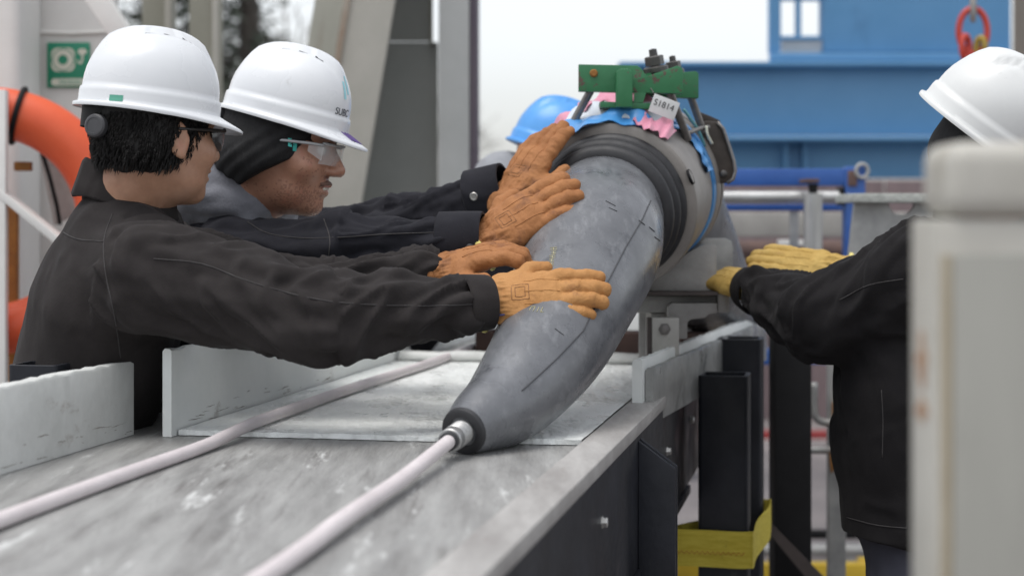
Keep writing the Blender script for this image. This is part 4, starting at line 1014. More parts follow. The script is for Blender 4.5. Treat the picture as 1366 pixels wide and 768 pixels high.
lug = obj('bolted_lug', slab([(870, 424), (906, 424), (906, 480), (870, 480)], d - 0.06, d - 0.03), M("pale_lug_paint", (0.42, 0.41, 0.38), (0.52, 0.51, 0.48), 8, 0.5, wear=((0.25, 0.23, 0.2), 12, 0.62, 0.1)), cd, bevel=0.002)
obj('lug_bolt', hexbolt(P(886.5, 439, d - 0.06), (0, -1, 0), 0.011, 0.008), m_rod, lug)
obj('lug_side', slab([(864, 424), (869.5, 424), (869.5, 480), (864, 480)], d - 0.055, d - 0.02), m_drk, cd)
obj('rear_saddle', tb(3.98, 4.12, -0.475, -0.41, TZ + 0.002, P(0, 352, 3.95).z - 0.03, 0.004), m_cast, cd)

# ================================================================== people
m_skin1 = M("skin_tan", (0.36, 0.195, 0.125), (0.46, 0.26, 0.17), 26, 0.45, wear=((0.42, 0.17, 0.115), 16, 0.56, 0.2), sss=0.12, bump=0.2, bscale=220)
m_skin2 = M("skin_ruddy", (0.34, 0.17, 0.11), (0.43, 0.225, 0.15), 26, 0.42, wear=((0.40, 0.15, 0.10), 16, 0.55, 0.2), sss=0.12, bump=0.25, bscale=220)
m_hair = M("black_hair", (0.006, 0.0055, 0.0055), (0.011, 0.010, 0.0095), 30, 0.6, spec=0.25)
m_stubble = M("dark_stubble", (0.10, 0.055, 0.04), (0.16, 0.085, 0.06), 60, 0.7)
m_lips = M("lips", (0.33, 0.13, 0.10), (0.38, 0.16, 0.12), 20, 0.45)
m_eye = M("eye_white", (0.65, 0.62, 0.58)); m_iris = M("dark_iris", (0.02, 0.012, 0.008), rough=0.2); m_teeth = M("teeth", (0.62, 0.58, 0.50), rough=0.3)
m_jk1 = M("charcoal_canvas", (0.0215, 0.0188, 0.0188), (0.034, 0.030, 0.0295), 7, 0.9, spec=0.15, sheen=0.03, bump=0.35, bscale=260, bdist=0.0012, wrinkle=0.8, wscale=8)
m_jk2 = M("navy_black_canvas", (0.0145, 0.0145, 0.0185), (0.024, 0.0238, 0.0295), 7, 0.9, spec=0.15, sheen=0.03, bump=0.35, bscale=260, bdist=0.0012, wrinkle=0.8, wscale=8)
m_jk4 = M("black_canvas", (0.0105, 0.0097, 0.0106), (0.0175, 0.0162, 0.017), 7, 0.9, spec=0.15, sheen=0.02, bump=0.35, bscale=260, bdist=0.0012, wrinkle=0.8, wscale=8)
m_seam = M("seam_thread", (0.04, 0.037, 0.037), (0.055, 0.052, 0.052), 40, 0.9)
m_trous = M("dark_work_trousers", (0.018, 0.018, 0.021), (0.028, 0.028, 0.032), 8, 0.9)
m_trous4 = M("slate_trousers", (0.05, 0.052, 0.07), (0.075, 0.077, 0.10), 8, 0.9)
m_boot = M("boot_leather", (0.03, 0.02, 0.014), (0.05, 0.035, 0.025), 10, 0.6)
m_hood = M("grey_fleece", (0.17, 0.175, 0.20), (0.225, 0.23, 0.26), 12, 0.95, sheen=0.3, bump=0.5, bscale=200)
m_hood3 = M("light_grey_fleece", (0.24, 0.25, 0.27), (0.31, 0.32, 0.34), 12, 0.95, bump=0.4, bscale=160)
m_beanie = M("black_knit", (0.009, 0.009, 0.010), (0.016, 0.016, 0.017), 40, 0.9, bump=0.6, bscale=220, stretch=(1, 1, 0.4))
m_hat = M("white_hard_hat", (0.68, 0.70, 0.72), (0.73, 0.745, 0.76), 5, 0.20, 0.34, wear=((0.56, 0.57, 0.57), 16, 0.64, 0.12), spec=0.5, bump=0.03, bscale=40)
m_hatold = M("scuffed_white_hard_hat", (0.64, 0.65, 0.64), (0.70, 0.71, 0.70), 6, 0.35, wear=((0.52, 0.52, 0.50), 18, 0.66, 0.08), spec=0.5, bump=0.05, bscale=40)
m_hatblue = M("blue_hard_hat", (0.07, 0.29, 0.68), (0.10, 0.34, 0.74), 5, 0.3)
m_vent = M("vent_grey", (0.10, 0.10, 0.11)); m_knob = M("knob_grey", (0.035, 0.036, 0.04), (0.06, 0.06, 0.065), 20, 0.5)
m_gl1 = M("tan_glove_leather", (0.39, 0.178, 0.052), (0.47, 0.235, 0.08), 11, 0.78, wear=((0.16, 0.065, 0.032), 14, 0.55, 0.16), bump=0.6, bscale=130, bdist=0.002, wrinkle=0.3, wscale=26)
m_gl2 = M("brown_glove_leather", (0.275, 0.108, 0.033), (0.37, 0.157, 0.053), 11, 0.78, wear=((0.12, 0.045, 0.022), 14, 0.53, 0.16), bump=0.6, bscale=130, bdist=0.002, wrinkle=0.3, wscale=26)
m_gl4 = M("yellow_glove_leather", (0.42, 0.265, 0.06), (0.52, 0.35, 0.10), 13, 0.75, wear=((0.30, 0.16, 0.05), 14, 0.60, 0.12), bump=0.6, bscale=130, bdist=0.002, wrinkle=0.3, wscale=26)
m_lining = M("yellow_glove_lining", (0.62, 0.53, 0.16), (0.68, 0.60, 0.24), 30, 0.95, bump=0.8, bscale=120, bdist=0.004)
m_patch = M("stamp_ink", (0.20, 0.095, 0.045), (0.29, 0.14, 0.06), 40, 0.8)
m_label = M("blue_label", (0.05, 0.06, 0.18)); m_snap = M("snap_metal", (0.30, 0.29, 0.28), (0.4, 0.39, 0.37), 30, 0.35, metal=0.8)
m_snapd = M("dark_snap", (0.03, 0.03, 0.032), rough=0.35)
m_lens = bpy.data.materials.new("clear_lens"); m_lens.use_nodes = True
_b = m_lens.node_tree.nodes["Principled BSDF"]; _b.inputs['Base Color'].default_value = (0.85, 0.87, 0.88, 1); _b.inputs['Roughness'].default_value = 0.06
_b.inputs['Alpha'].default_value = 0.32; _b.inputs['Specular IOR Level'].default_value = 0.9
m_lensd = bpy.data.materials.new("tinted_lens"); m_lensd.use_nodes = True
_b = m_lensd.node_tree.nodes["Principled BSDF"]; _b.inputs['Base Color'].default_value = (0.07, 0.07, 0.075, 1); _b.inputs['Roughness'].default_value = 0.08; _b.inputs['Alpha'].default_value = 0.6
m_frame = M("glasses_frame", (0.35, 0.36, 0.37), (0.45, 0.46, 0.47), 20, 0.2); m_framed = M("dark_glasses_frame", (0.02, 0.02, 0.02), rough=0.3)
m_teal2 = M("teal_print", (0.06, 0.50, 0.45)); m_ltgrn = M("label_green", (0.10, 0.36, 0.26)); m_ink = M("hat_ink", (0.06, 0.07, 0.08)); m_ltblue = M("hat_logo_aqua", (0.32, 0.66, 0.72))
m_inkp = M("pen_ink", (0.16, 0.10, 0.32))

def basis(fwd, up=(0, 0, 1)):
    x = Vector(fwd).normalized(); z = Vector(up); z = (z - x * z.dot(x)).normalized(); y = z.cross(x)
    return Matrix((x, y, z)).transposed()
def xf(g, Rm, o, s=1.0):
    v, f = g; A = np.array(Rm.to_3x3()); return (np.asarray(v, float) * s) @ A.T + np.array(o), f
def head_rot(yaw, pitch, roll):              # yaw: from +X toward +Y (away); pitch: nose down positive
    return Matrix.Rotation(R(yaw), 3, 'Z') @ Matrix.Rotation(R(pitch), 3, 'Y') @ Matrix.Rotation(R(roll), 3, 'X')

def g_head(nbase, jowl=0.0):
    b = Body(0.0034)
    b.ell((-.012, 0, .032), (.099, .077, .088), .02).ell((.030, 0, -.030), (.064, .060, .085), .03).ell((.034, 0, -.076), (.052, .050 + jowl, .038), .025)
    b.ell((.074, 0, -.098), (.021, .023, .017), .018).ell((.072, 0, .024), (.022, .052, .013), .014)
    b.ell((.060, .038, -.030), (.029, .025 + jowl, .027), .02).ell((.060, -.038, -.030), (.029, .025 + jowl, .027), .02)
    b.ell((.098, .032, .002), (.017, .019, .012), .010, sub=True).ell((.098, -.032, .002), (.017, .019, .012), .010, sub=True)
    b.cone((.086, 0, .012), (.112, 0, -.028), .0085, .0125, .010).ell((.101, .012, -.033), (.0125, .0085, .0085), .006).ell((.101, -.012, -.033), (.0125, .0085, .0085), .006)
    b.ell((.091, 0, -.056), (.013, .024, .008), .006).ell((.0885, 0, -.071), (.013, .022, .0085), .006)
    b.ell((.104, 0, -.0632), (.020, .024, .0016), .002, sub=True)
    for s in (1, -1):
        rt = Matrix.Rotation(R(-12), 3, 'Y') @ Matrix.Rotation(R(18 * s), 3, 'Z')
        b.ell((-.008, .078 * s, -.012), (.019, .0075, .031), .005, rt).ell((-.004, .0865 * s, -.007), (.0115, .0065, .019), .003, rt, sub=True).ell((.004, .082 * s, -.014), (.006, .005, .008), .004, rt).ell((-.002, .081 * s, -.038), (.008, .005, .009), .004, rt)
    nb = np.array(nbase, float)
    b.cone((-.022, 0, -.045), nb * .75 + np.array((-.022, 0, -.045)) * .25, .056, .060, .03).cone(nb * .7 + np.array((-.022, 0, -.045)) * .3, nb, .058, .062, .03)
    V, F = b.mesh(); return relax(V, F, 2, .4), F

def g_hat(seed=0, brim=0.044):
    """hard hat: ribbed dome, belt, rolled rim with front peak; x forward"""
    n, A, B, H = 96, .117, .101, .106
    rows = []
    def dome(t, a):                              # t: 0 at the belt, 1 at the crown
        e = math.pi / 2 * t; ca, sa = math.cos(a), math.sin(a)
        rr = math.cos(e) ** 0.80
        x, y, z = A * rr * ca, B * rr * sa, .020 + H * math.sin(e) ** 0.92
        if ca < 0: x *= 1.04
        ridge = max(0, 1 - (abs(y) / .034) ** 4) if abs(y) < .034 else 0
        z += 0.0115 * (min(1, ridge * 2.2) if ridge else 0) * min(1, max(0, (t - .30) / .25)) * (1 if x < .075 else max(0, 1 - (x - .075) / .03))
        wid = abs(abs(y) - .052); side = max(0, 1 - (wid / .010) ** 2) if wid < .010 else 0
        z += 0.0035 * side * min(1, max(0, (t - .35) / .2)) * (1 if t < .93 else 0)
        return (x, y, z)
    def belt(a, out, z):
        ca, sa = math.cos(a), math.sin(a); k = 1.04 if ca < 0 else 1.0
        return ((A * k + out) * ca, (B + out) * sa, z)
    def peak(a):
        ca = math.cos(a); f = max(0.0, ca); return 0.008 + (brim - 0.008) * f ** 2.2
    def drop(a):
        ca = math.cos(a); return 0.004 + 0.010 * max(0, ca) ** 1.5 - 0.008 * max(0, -ca) - 0.004 * math.sin(a) ** 2
    V = []
    N = []
    ts = [1.0, .985, .96, .92, .87, .8, .72, .64, .55, .46, .37, .28, .19, .10, .03, 0]
    for t in ts: N.append([dome(t, 2 * math.pi * k / n) for k in range(n)])
    for out, z in ((.0035, .017), (.0045, .010), (.0045, -.002), (.0052, -.008)): N.append([belt(2 * math.pi * k / n, out, z) for k in range(n)])
    for f, dz in ((.25, -.002), (.6, -.004), (.92, -.006), (1.0, -.0075), (1.0, -.0115), (.94, -.013), (.7, -.0105), (.3, -.009)):
        N.append([belt(2 * math.pi * k / n, .0052 + peak(2 * math.pi * k / n) * f, -.008 + dz - drop(2 * math.pi * k / n) * f) for k in range(n)])
    for out, z in ((-.001, -.012), (-.004, .01)): N.append([belt(2 * math.pi * k / n, out, z) for k in range(n)])
    for t in (.1, .3, .55, .8, .95, 1.0): N.append([(dome(t, 2 * math.pi * k / n)[0] * .96, dome(t, 2 * math.pi * k / n)[1] * .96, dome(t, 2 * math.pi * k / n)[2] - .006) for k in range(n)])
    V = [p for r in N for p in r]; F = []
    for i in range(len(N) - 1):
        for k in range(n):
            j = (k + 1) % n; F.append((i * n + k, i * n + j, (i + 1) * n + j, (i + 1) * n + k))
    return np.array(V), F
HATG = g_hat()
HATTREE = BVHTree.FromPolygons([Vector(p) for p in HATG[0]], [list(q) for q in HATG[1]])
def on_hat(az, el, lift=0.0006):              # a point on the hat shell, seen from its middle: azimuth from the front toward +y, elevation
    dr = Vector((math.cos(R(az)) * math.cos(R(el)), math.sin(R(az)) * math.cos(R(el)), math.sin(R(el))))
    o = Vector((0, 0, .02)); loc, nor, i, d = HATTREE.ray_cast(o + dr * .4, -dr)
    if nor.dot(dr) < 0: nor = -nor
    return loc + nor * lift
def hat_patch(az0, az1, el0, el1, n=8, m=5, lift=.0007):
    return g_grid(lambda i, j: on_hat(az0 + (az1 - az0) * i / (n - 1), el0 + (el1 - el0) * j / (m - 1), lift), n, m)
def hat_text(s, size, az, el, k=1.0):
    v, f = text_geo(s, size); out = []
    for x, y, z in v: out.append(tuple(on_hat(az + k * math.degrees(x / .125), el + math.degrees(y / .12), .0008 + max(z, 0))))
    return np.array(out), f
def add_hat(person, Rm, o, mat, s=1.0, marks=None, near=-1):
    sh = obj('hard_hat', xf(HATG, Rm, o, s), mat, person, smooth=55)
    for side in (1, -1):
        for k, x in enumerate((-.025, .008, .041)):
            zc = on_hat(math.degrees(math.atan2(.031 * side, x)), 70, 0)
            loc, nor, i, d = HATTREE.ray_cast(Vector((x, .0355 * side, .4)), Vector((0, 0, -1)))
            def vs(i, j):
                l_, n2, _i, _d = HATTREE.ray_cast(Vector((x - .0085 + .017 * i / 6, (.0385 + .0034 * j / 2) * side, .4)), Vector((0, 0, -1)))
                return l_ + Vector((0, 0, .0007))
            obj('vent_slot', xf(g_grid(vs, 7, 3), Rm, o, s), m_vent, sh)
    if marks == 'label':
        obj('brand_label', xf(hat_patch(near * 128, near * 140, -13.5, -8.5), Rm, o, s), m_ltgrn, sh)
    if marks == 'logo':
        obj('front_lettering', xf(hat_text("SUBC", .020, near * 19, 4, 1.0), Rm, o, s), m_ink, sh, smooth=0)
        obj('front_logo', xf(g_join(hat_patch(near * 19, near * 15, 17, 34), hat_patch(near * 12, near * 8, 22, 40)), Rm, o, s), m_ltblue, sh)
    return sh

def g_hand(side, curl=(12, 18, 14), spread=0.0, thumb=0.0, cuff=0.062, seed=0.0, tdrop=0.0, tuck=0.0, fold=1.0):
    """work glove: x along the fingers, z out of the back of the hand, thumb on +y times side"""
    b = Body(0.0023)
    b.ell((.052, 0, 0), (.060, .046, .0215), .012).ell((.078, .004 * side, .001), (.034, .044, .0185), .012).ell((.028, .026 * side, -.008), (.035, .024, .020), .014)
    b.cone((-cuff, 0, .000), (-.012, 0, 0), .043, .034, .012, ((0, 0, 1), 1.22)).cone((-.015, 0, 0), (.03, 0, 0), .033, .036, .014, ((0, 0, 1), 1.45))
    tips = []
    for i, (y, r, L) in enumerate(((.0335, .0125, .92), (.0112, .0128, 1.0), (-.0112, .0124, .94), (-.0325, .0112, .76))):
        p = np.array((.094 - (.006 if i == 3 else 0.002 if i == 0 else 0), y * side, .001)); a = R(curl[0] + (i - 1) * 2); sp = spread * (1.5 - i) * side
        d = lambda a_: np.array((math.cos(a_) * math.cos(R(sp)), math.sin(R(sp)), -math.sin(a_)))
        q1 = p + d(a) * .038 * L; a += R(curl[1]); q2 = q1 + d(a) * .028 * L; a += R(curl[2]); q3 = q2 + d(a) * .022 * L
        b.cone(p - d(R(curl[0])) * .02, q1, r * 1.02, r * .97, .003).cone(q1, q2, r, r * .96, .002).cone(q2, q3, r * .96, r * .86, .002)
        tips.append(q3)
    tb_, tm, tt = np.array((.022, .034 * side, -.008)), np.array((.056, (.062 + thumb) * side, -.014)), np.array((.084, (.069 + thumb * 1.3) * side, -.02))
    if tuck: tm, tt = tm * (1, 1 - tuck, 1) + (0, 0, -.012 * tuck), tt * (1, 1 - tuck, 1) + (0, 0, -.022 * tuck)
    tm, tt = tm - np.array((0, 0, tdrop * .5)), tt - np.array((0, 0, tdrop))
    b.cone(tb_, tm, .0175, .0150, .010).cone(tm, tt, .0150, .0122, .003)
    V, F = b.mesh(); V = relax(V, F, 1, .4); N = vnorm(V, F); V = V + N * .0012
    w = np.exp(-((V[:, 0] - .006) / .022) ** 2)
    th = np.arctan2(V[:, 2] * 1.5, V[:, 1])
    dsp = (fbm(np.stack([V[:, 0] * 26, np.cos(th) * 4.5, np.sin(th) * 4.5], 1) + seed, 3) - .5) * (.021 * w)
    dsp += (fbm(np.stack([V[:, 0] * 75, V[:, 1] * 34, V[:, 2] * 34], 1) + seed, 3) - .5) * .0060 * fold
    dsp += (fbm(V * 28 + seed * 2, 2) - .5) * .0065 * fold
    return V + N * dsp[:, None], F, tips
def glove(person, side, wrist, tip, up, mat, curl, seed, s=1.0, stamp=True, label=False, lining=True, **kw):
    V, F, tips = g_hand(side, curl, seed=seed, **kw)
    mt = (tips[1] + tips[2]) / 2
    wrist, tip = Vector(wrist), Vector(tip)
    Bs = basis(tip - wrist, up); loc = basis(Vector(mt), (0, 0, 1))
    Rm = Bs @ loc.transposed()
    Vw = (V * s) @ np.array(Rm).T + np.array(wrist)
    o = obj_sdf('glove', (Vw, F), mat, person)
    cuff = kw.get('cuff', .062)
    def cz(i, j):
        a = 2 * math.pi * i / 40; rr = .0452 + .0035 * math.cos(j / 8 * 2 * math.pi) + .0012 * math.sin(5 * a + seed); x = -cuff - .004 + .0055 * math.sin(j / 8 * 2 * math.pi) + .002 * math.sin(3 * a)
        return Vector((x, rr * math.cos(a), rr * math.sin(a) / 1.22))
    if lining: obj('cuff_lining', xf(g_grid(cz, 40, 8, True, True), Rm, wrist, s), m_lining, o, smooth=180)
    if stamp:
        tr = BVHTree.FromPolygons([Vector(p) for p in V], F.tolist()); gs = []
        def ln(pts):
            out = []
            for (xa, ya), (xb, yb) in zip(pts[:-1], pts[1:]):
                for k in range(7):
                    x, y = xa + (xb - xa) * k / 6, ya + (yb - ya) * k / 6
                    h_ = tr.ray_cast(Vector((x, y, .2)), Vector((0, 0, -1)))[0]
                    if h_ is not None: out.append(h_ + Vector((0, 0, .0002)))
            if len(out) > 2: gs.append(g_tube(out, .0006, 5))
        ln([(.030, -.014), (.030, .014), (.058, .014), (.058, -.014), (.030, -.014)]); ln([(.036, -.009), (.036, .009), (.052, .009), (.052, -.009), (.036, -.009)])
        if gs: obj('ink_stamp', xf(g_join(*gs), Rm, wrist, s), m_patch, o, smooth=180)
    tr = BVHTree.FromPolygons([Vector(p) for p in V], F.tolist())
    for y in (.0222, 0.0, -.0218):
        out = []
        for k in range(12):
            x = .050 + k * .0052
            h_ = tr.ray_cast(Vector((x, y * side, .2)), Vector((0, 0, -1)))[0]
            if h_ is not None: out.append(h_ + Vector((0, 0, .0001)))
        if len(out) > 3: obj('back_seam', xf(g_tube(out, .0010, 6), Rm, wrist, s), mat, o, smooth=180)
    if label: obj('cuff_label', xf(g_box((.004, -.030 * side, .010), (.024, .003, .012), Matrix.Rotation(R(35 * side), 3, 'X'), .001), Rm, wrist, s), m_label, o)
    return o

def jacket(person, J, mat, seed, fat=1.0, arm=(1.0, 1.0), voxel=.0062, hem=None):
    """torso and both sleeves as one continuous cloth surface; J holds joints in world space"""
    b = Body(voxel)
    lat = (J['SL'] - J['SR']).normalized(); H, C, N = J['H'], J['C'], J['N']
    fl = (tuple(lat), .66)
    b.cone(H, H.lerp(C, .5), .128 * fat, .132 * fat, .05, fl).cone(H.lerp(C, .5), C, .132 * fat, .128 * fat, .05, fl).cone(C, C.lerp(N, .62), .124 * fat, .085, .05, fl)
    b.cone(C.lerp(N, .7), N, .080, .066, .03)
    if hem is not None: b.cone(H, Vector((H.x, H.y, hem - .08)), .128 * fat, .130 * fat, .03, fl)
    limbs = []
    for S, E, W, k in (('SL', 'EL', 'WL', arm[0]), ('SR', 'ER', 'WR', arm[1])):
        if S not in J or E not in J: continue
        s_, e_, w_ = J[S], J[E], J[W]
        b.cone(C.lerp(N, .55).lerp(s_, .35), s_, .088, .084 * k, .05)
        b.cone(s_, e_, .086 * k, .074 * k, .03).cone(e_, e_.lerp(w_, .5), .073 * k, .058 * k, .03).cone(e_.lerp(w_, .5), w_ - (w_ - e_).normalized() * .042, .058 * k, .0485, .025)
        limbs += [(s_, e_, .09), (e_, w_, .08)]
    if hem is not None: b.cut((0, 0, -1), -hem)
    V, F = b.mesh(); V = relax(V, F, 2, .5)
    V = folds(V, F, limbs, amp=.0165, torso=.016, lam=.066, seed=seed); V = relax(V, F, 1, .35)
    o = obj_sdf('jacket', (V, F), mat, person)
    return o, (V, F)
def cuff(parent, E, W, mat, r=.052, L=.055, flap=None, snap=None):
    ax = (W - E).normalized(); c = W - ax * (L * .55)
    prof = [(0, r * .93), (.003, r * 1.02), (L * .5, r * 1.0), (L - .004, r * .96), (L, r * .94), (L, r * .86), (L - .02, r * .84)]
    v, f = g_lathe(c, ax, prof, 40); v = v + np.outer((fbm(v * 22, 2) - .5) * .006, (0, 0, 1))
    o = obj('cuff', (v, f), mat, parent, smooth=60); return o
def collar(parent, N, up, fwd, mat, r=.078, h=.052, gap=24, lean=.55):
    Bm = basis(fwd, up); n = 44
    rows = [(-.018, 1.02), (.008, .98), (h * .8, .96), (h, .98), (h * 1.04, 1.05), (h * .9, 1.10), (h * .35, 1.18), (-.008, 1.27), (-.012, 1.24), (h * .3, 1.12)]
    def fn(i, j):
        a = R(gap + (360 - 2 * gap) * i / (n - 1)); z, k = rows[j]
        x, y = r * k * math.cos(a) * 1.08, r * k * math.sin(a)
        zz = z - .030 * (math.cos(a) * .5 + .5) * lean + .003 * math.sin(a * 5 + j)
        return Vector(N) + Bm @ Vector((x, y, zz))
    obj('collar', g_grid(fn, n, len(rows)), mat, parent, smooth=180)
def legs(person, H, lat, fwd, mat, feet=None, spread=.10):
    lat = Vector(lat).normalized(); fwd = Vector(fwd).normalized(); b = Body(.011); ft = []
    b.ell(H + Vector((0, 0, -.02)), (.14, .14, .12), .05)
    for s in (1, -1):
        hp = H + lat * spread * s + Vector((0, 0, -.06)); kn = Vector((hp.x, hp.y, .50)) + fwd * .035 + lat * s * .01; an = Vector((hp.x, hp.y, .09)) - fwd * .015
        b.cone(hp, kn, .092, .068, .05).cone(kn, an, .068, .060, .03); ft.append(an)
    V, F = b.mesh(); V = relax(V, F, 2, .5); Nn = vnorm(V, F); V = V + Nn * ((fbm(V * np.array([14, 14, 7.]), 3) - .5) * .022)[:, None]
    V[:, 2] = np.maximum(V[:, 2], .035)
    obj_sdf('trousers', (V, F), mat, person)
    for an in ft:
        q = Body(.008); a = Vector((an.x, an.y, .05))
        q.cone(a + Vector((0, 0, .09)), a, .052, .050, .02).cone(a, a + fwd * .15 + Vector((0, 0, -.008)), .047, .040, .02, ((0, 0, 1), 1.1)).cone(a + fwd * .05, a - fwd * .03, .045, .045, .02).cut((0, 0, -1), -.004)
        V, F = q.mesh(); V[:, 2] = np.maximum(V[:, 2], .001); obj_sdf('boot', (V, F), m_boot, person)
def seams(jk, VF, lines, r=.0011):
    tr = BVHTree.FromPolygons([Vector(p) for p in VF[0]], VF[1].tolist())
    for pts in lines:
        g_ = px_line(tr, catmull([np.array(q, float) for q in pts], 4), r, .0004, 2)
        if g_: obj('seam', g_, m_seam, jk, smooth=180)
    return tr
def snap(jk, tr, x, y, mat, r=.0085):
    h_, n_ = hit(tr, x, y)
    if h_ is not None: obj('snap_button', g_lathe(h_, n_, [(-.003, r), (.0015, r), (.003, r * .8), (.0025, r * .45), (.003, 0)], 18), mat, jk)

# collision surface for hands
TREEJ = bvh(g_front, g_collar, g_lathe(at(0.0), AX, [(-.004, .142), (.03, .142), (.064, .15), (.10, .1575)], 48))
def on_joint(px, py, lift, d=None):
    h_, n_ = hit(TREEJ, px, py, lift)
    if h_ is None: return P(px, py, d), Vector((-.6, -.8, .2))
    return h_, n_

# ------------------------------------------------------------------ man 1: nearest on the left, no hood
p1 = thing('person', 'man in charcoal jacket and white hard hat nearest the left edge, hair showing, tan gloves', 'person', (P(130, 0, 3.12).x, 3.12, 0))
h1 = P(211, 178, 3.03); R1 = head_rot(43, 4, 0)
nb1 = R1.transposed() @ (P(168, 268, 3.06) - h1)
V, F = g_head(nb1, .004)
A1 = lambda g, s=1.03: xf(g, R1, h1, s)
body1 = obj_sdf('body', (A1((V, F))[0], F), m_skin1, p1)
# hair: cap plus locks
b = Body(.0045); b.ell((-.016, 0, .034), (.104, .083, .092), .02).ell((-.035, 0, -.030), (.072, .076, .050), .03).cut((.80, 0, -.60), .058).cut((0, 0, 1), .042)
Vh, Fh = b.mesh(); Nh = vnorm(Vh, Fh); Vh = Vh + Nh * ((fbm(Vh * np.array([60, 60, 25.]), 3) - .5) * .012)[:, None]
hair1 = obj_sdf('hair', (A1((Vh, Fh))[0], Fh), m_hair, p1)
lv, lf = [], []
cand = np.where((Vh[:, 2] < .030) & (Vh[:, 2] > -.085))[0]
for k in RNG.choice(cand, 4200):
    p, n_ = Vector(Vh[k]), Vector(Nh[k]); 
    if n_.z < -.75: continue
    L = random.uniform(.012, .026); dn = (Vector((-.18 if p.x < .03 else .32, 0, -1)) + n_ * random.uniform(-.05, .12) + Vector((random.gauss(0, .10), random.gauss(0, .10), 0))).normalized()
    sd_ = dn.cross(n_).normalized(); w = random.uniform(.0008, .0019); p = p - n_ * .002; m_ = p + dn * L * .5 + n_ * .004; q = p + dn * L - n_ * .001; i0 = len(lv)
    lv += [tuple(p - sd_ * w), tuple(p + sd_ * w), tuple(m_ + sd_ * w * .8), tuple(m_ - sd_ * w * .8), tuple(q), tuple(m_ + n_ * w * .8)]
    lf += [(i0, i0 + 1, i0 + 2, i0 + 5), (i0, i0 + 5, i0 + 3), (i0 + 3, i0 + 5, i0 + 4), (i0 + 5, i0 + 2, i0 + 4), (i0, i0 + 3, i0 + 2, i0 + 1), (i0 + 3, i0 + 4, i0 + 2)]
obj('hair_locks', A1((np.array(lv), lf)), m_hair, hair1, smooth=0, kind='stuff')
hat1o = P(202, 140, 3.03); RH1 = head_rot(25, 6, 1)
hat1 = add_hat(p1, RH1, hat1o, m_hat, 1.0, 'label', -1)
def knob(hat, Rm, o, loc=(-.128, -.02, -.045), r=.019):
    obj('ratchet_knob', xf(g_lathe(loc, (-.7, -.72, 0), [(0, r * 1.05), (.010, r * 1.05), (.013, r * .9), (.0135, r * .72), (.0125, r * .7), (.0125, 0)], 28), Rm, o), m_knob, hat)
    obj('headband', xf(g_grid(lambda i, j: Vector((-.006 + .112 * math.cos(2 * math.pi * i / 48), .090 * math.sin(2 * math.pi * i / 48), (-.004, -.040)[j] - .012 * (1 if math.cos(2 * math.pi * i / 48) < -.3 else 0))), 48, 2, True), Rm, o), m_black, hat, smooth=180)
knob(hat1, RH1, hat1o, (-.100, -.058, -.052))
def glasses(person, Rm, o, s, lm, fm):
    g = obj('safety_glasses', xf(g_grid(lambda i, j: Vector((.112 - .55 * ((i - 10) * .0062) ** 2 / .06 * .55 - (.004 if j == 0 else 0), (i - 10) * .0062, (-.022, -.010, .003, .014)[j])), 21, 4), Rm, o, s), lm, person, smooth=180)
    for sd_ in (1, -1):
        obj('temple_arm', xf(g_tube([(.094, .062 * sd_, .011), (.07, .073 * sd_, .010), (.02, .081 * sd_, .006), (-.012, .083 * sd_, .004)], .0026, 8), Rm, o, s), fm, g, smooth=180)
        obj('side_shield', xf(g_grid(lambda i, j: Vector((.094 - i * .008, (.062 + i * .0035) * sd_, (.012, -.016 + i * .004)[j])), 4, 2), Rm, o, s), lm, g)
    obj('brow_bar', xf(g_tube([Vector((.1115 - .55 * (k * .0062) ** 2 / .06 * .55, k * .0062, .014)) for k in range(-10, 11)], .0024, 8), Rm, o, s), fm, g, smooth=180)
    return g
glasses(p1, R1, h1, 1.03, m_lensd, m_framed)
J1 = dict(H=P(104, 590, 3.20), C=P(146, 395, 3.11), N=P(172, 268, 3.07), SR=P(192, 366, 2.93), ER=P(432, 424, 2.86), WR=P(636, 404, 2.975),
          SL=P(205, 330, 3.27), EL=P(415, 385, 3.13), WL=P(592, 364, 3.12))
jk1, VF1 = jacket(p1, J1, m_jk1, 1.0, 1.0, (.66, 1.0))
tr1 = seams(jk1, VF1, [[(150, 285), (139, 320), (141, 365), (153, 420), (161, 478)], [(205, 345), (270, 352), (340, 378), (440, 402), (560, 408), (645, 405)], [(70, 300), (100, 318), (138, 322)], [(640, 368), (646, 400), (645, 436)]])
cuff(jk1, J1['ER'], J1['WR'], m_jk1, .0505, .05)
collar(jk1, P(170, 258, 3.07), (.22, .02, 1), (1, .45, -.1), m_jk1, .071, .052, 26, .9)
legs(p1, P(86, 600, 3.22), (0, 1, 0), (1, 0.2, 0), m_trous, spread=.095)
t_, n_ = on_joint(798, 402, .021); w_, nw = on_joint(706, 388, .022)
glove(p1, 1, P(661, 404, 2.985), t_, (-.30, -.80, .55), m_gl1, (-2, 15, 14), 1.0, 1.06, label=True, cuff=.016)
glove(p1, -1, P(592, 361, 3.12), P(694, 355, 3.10), (-.1, -.35, .95), m_gl2, (10, 30, 40), 2.0, .97, stamp=False, lining=False, cuff=.014)

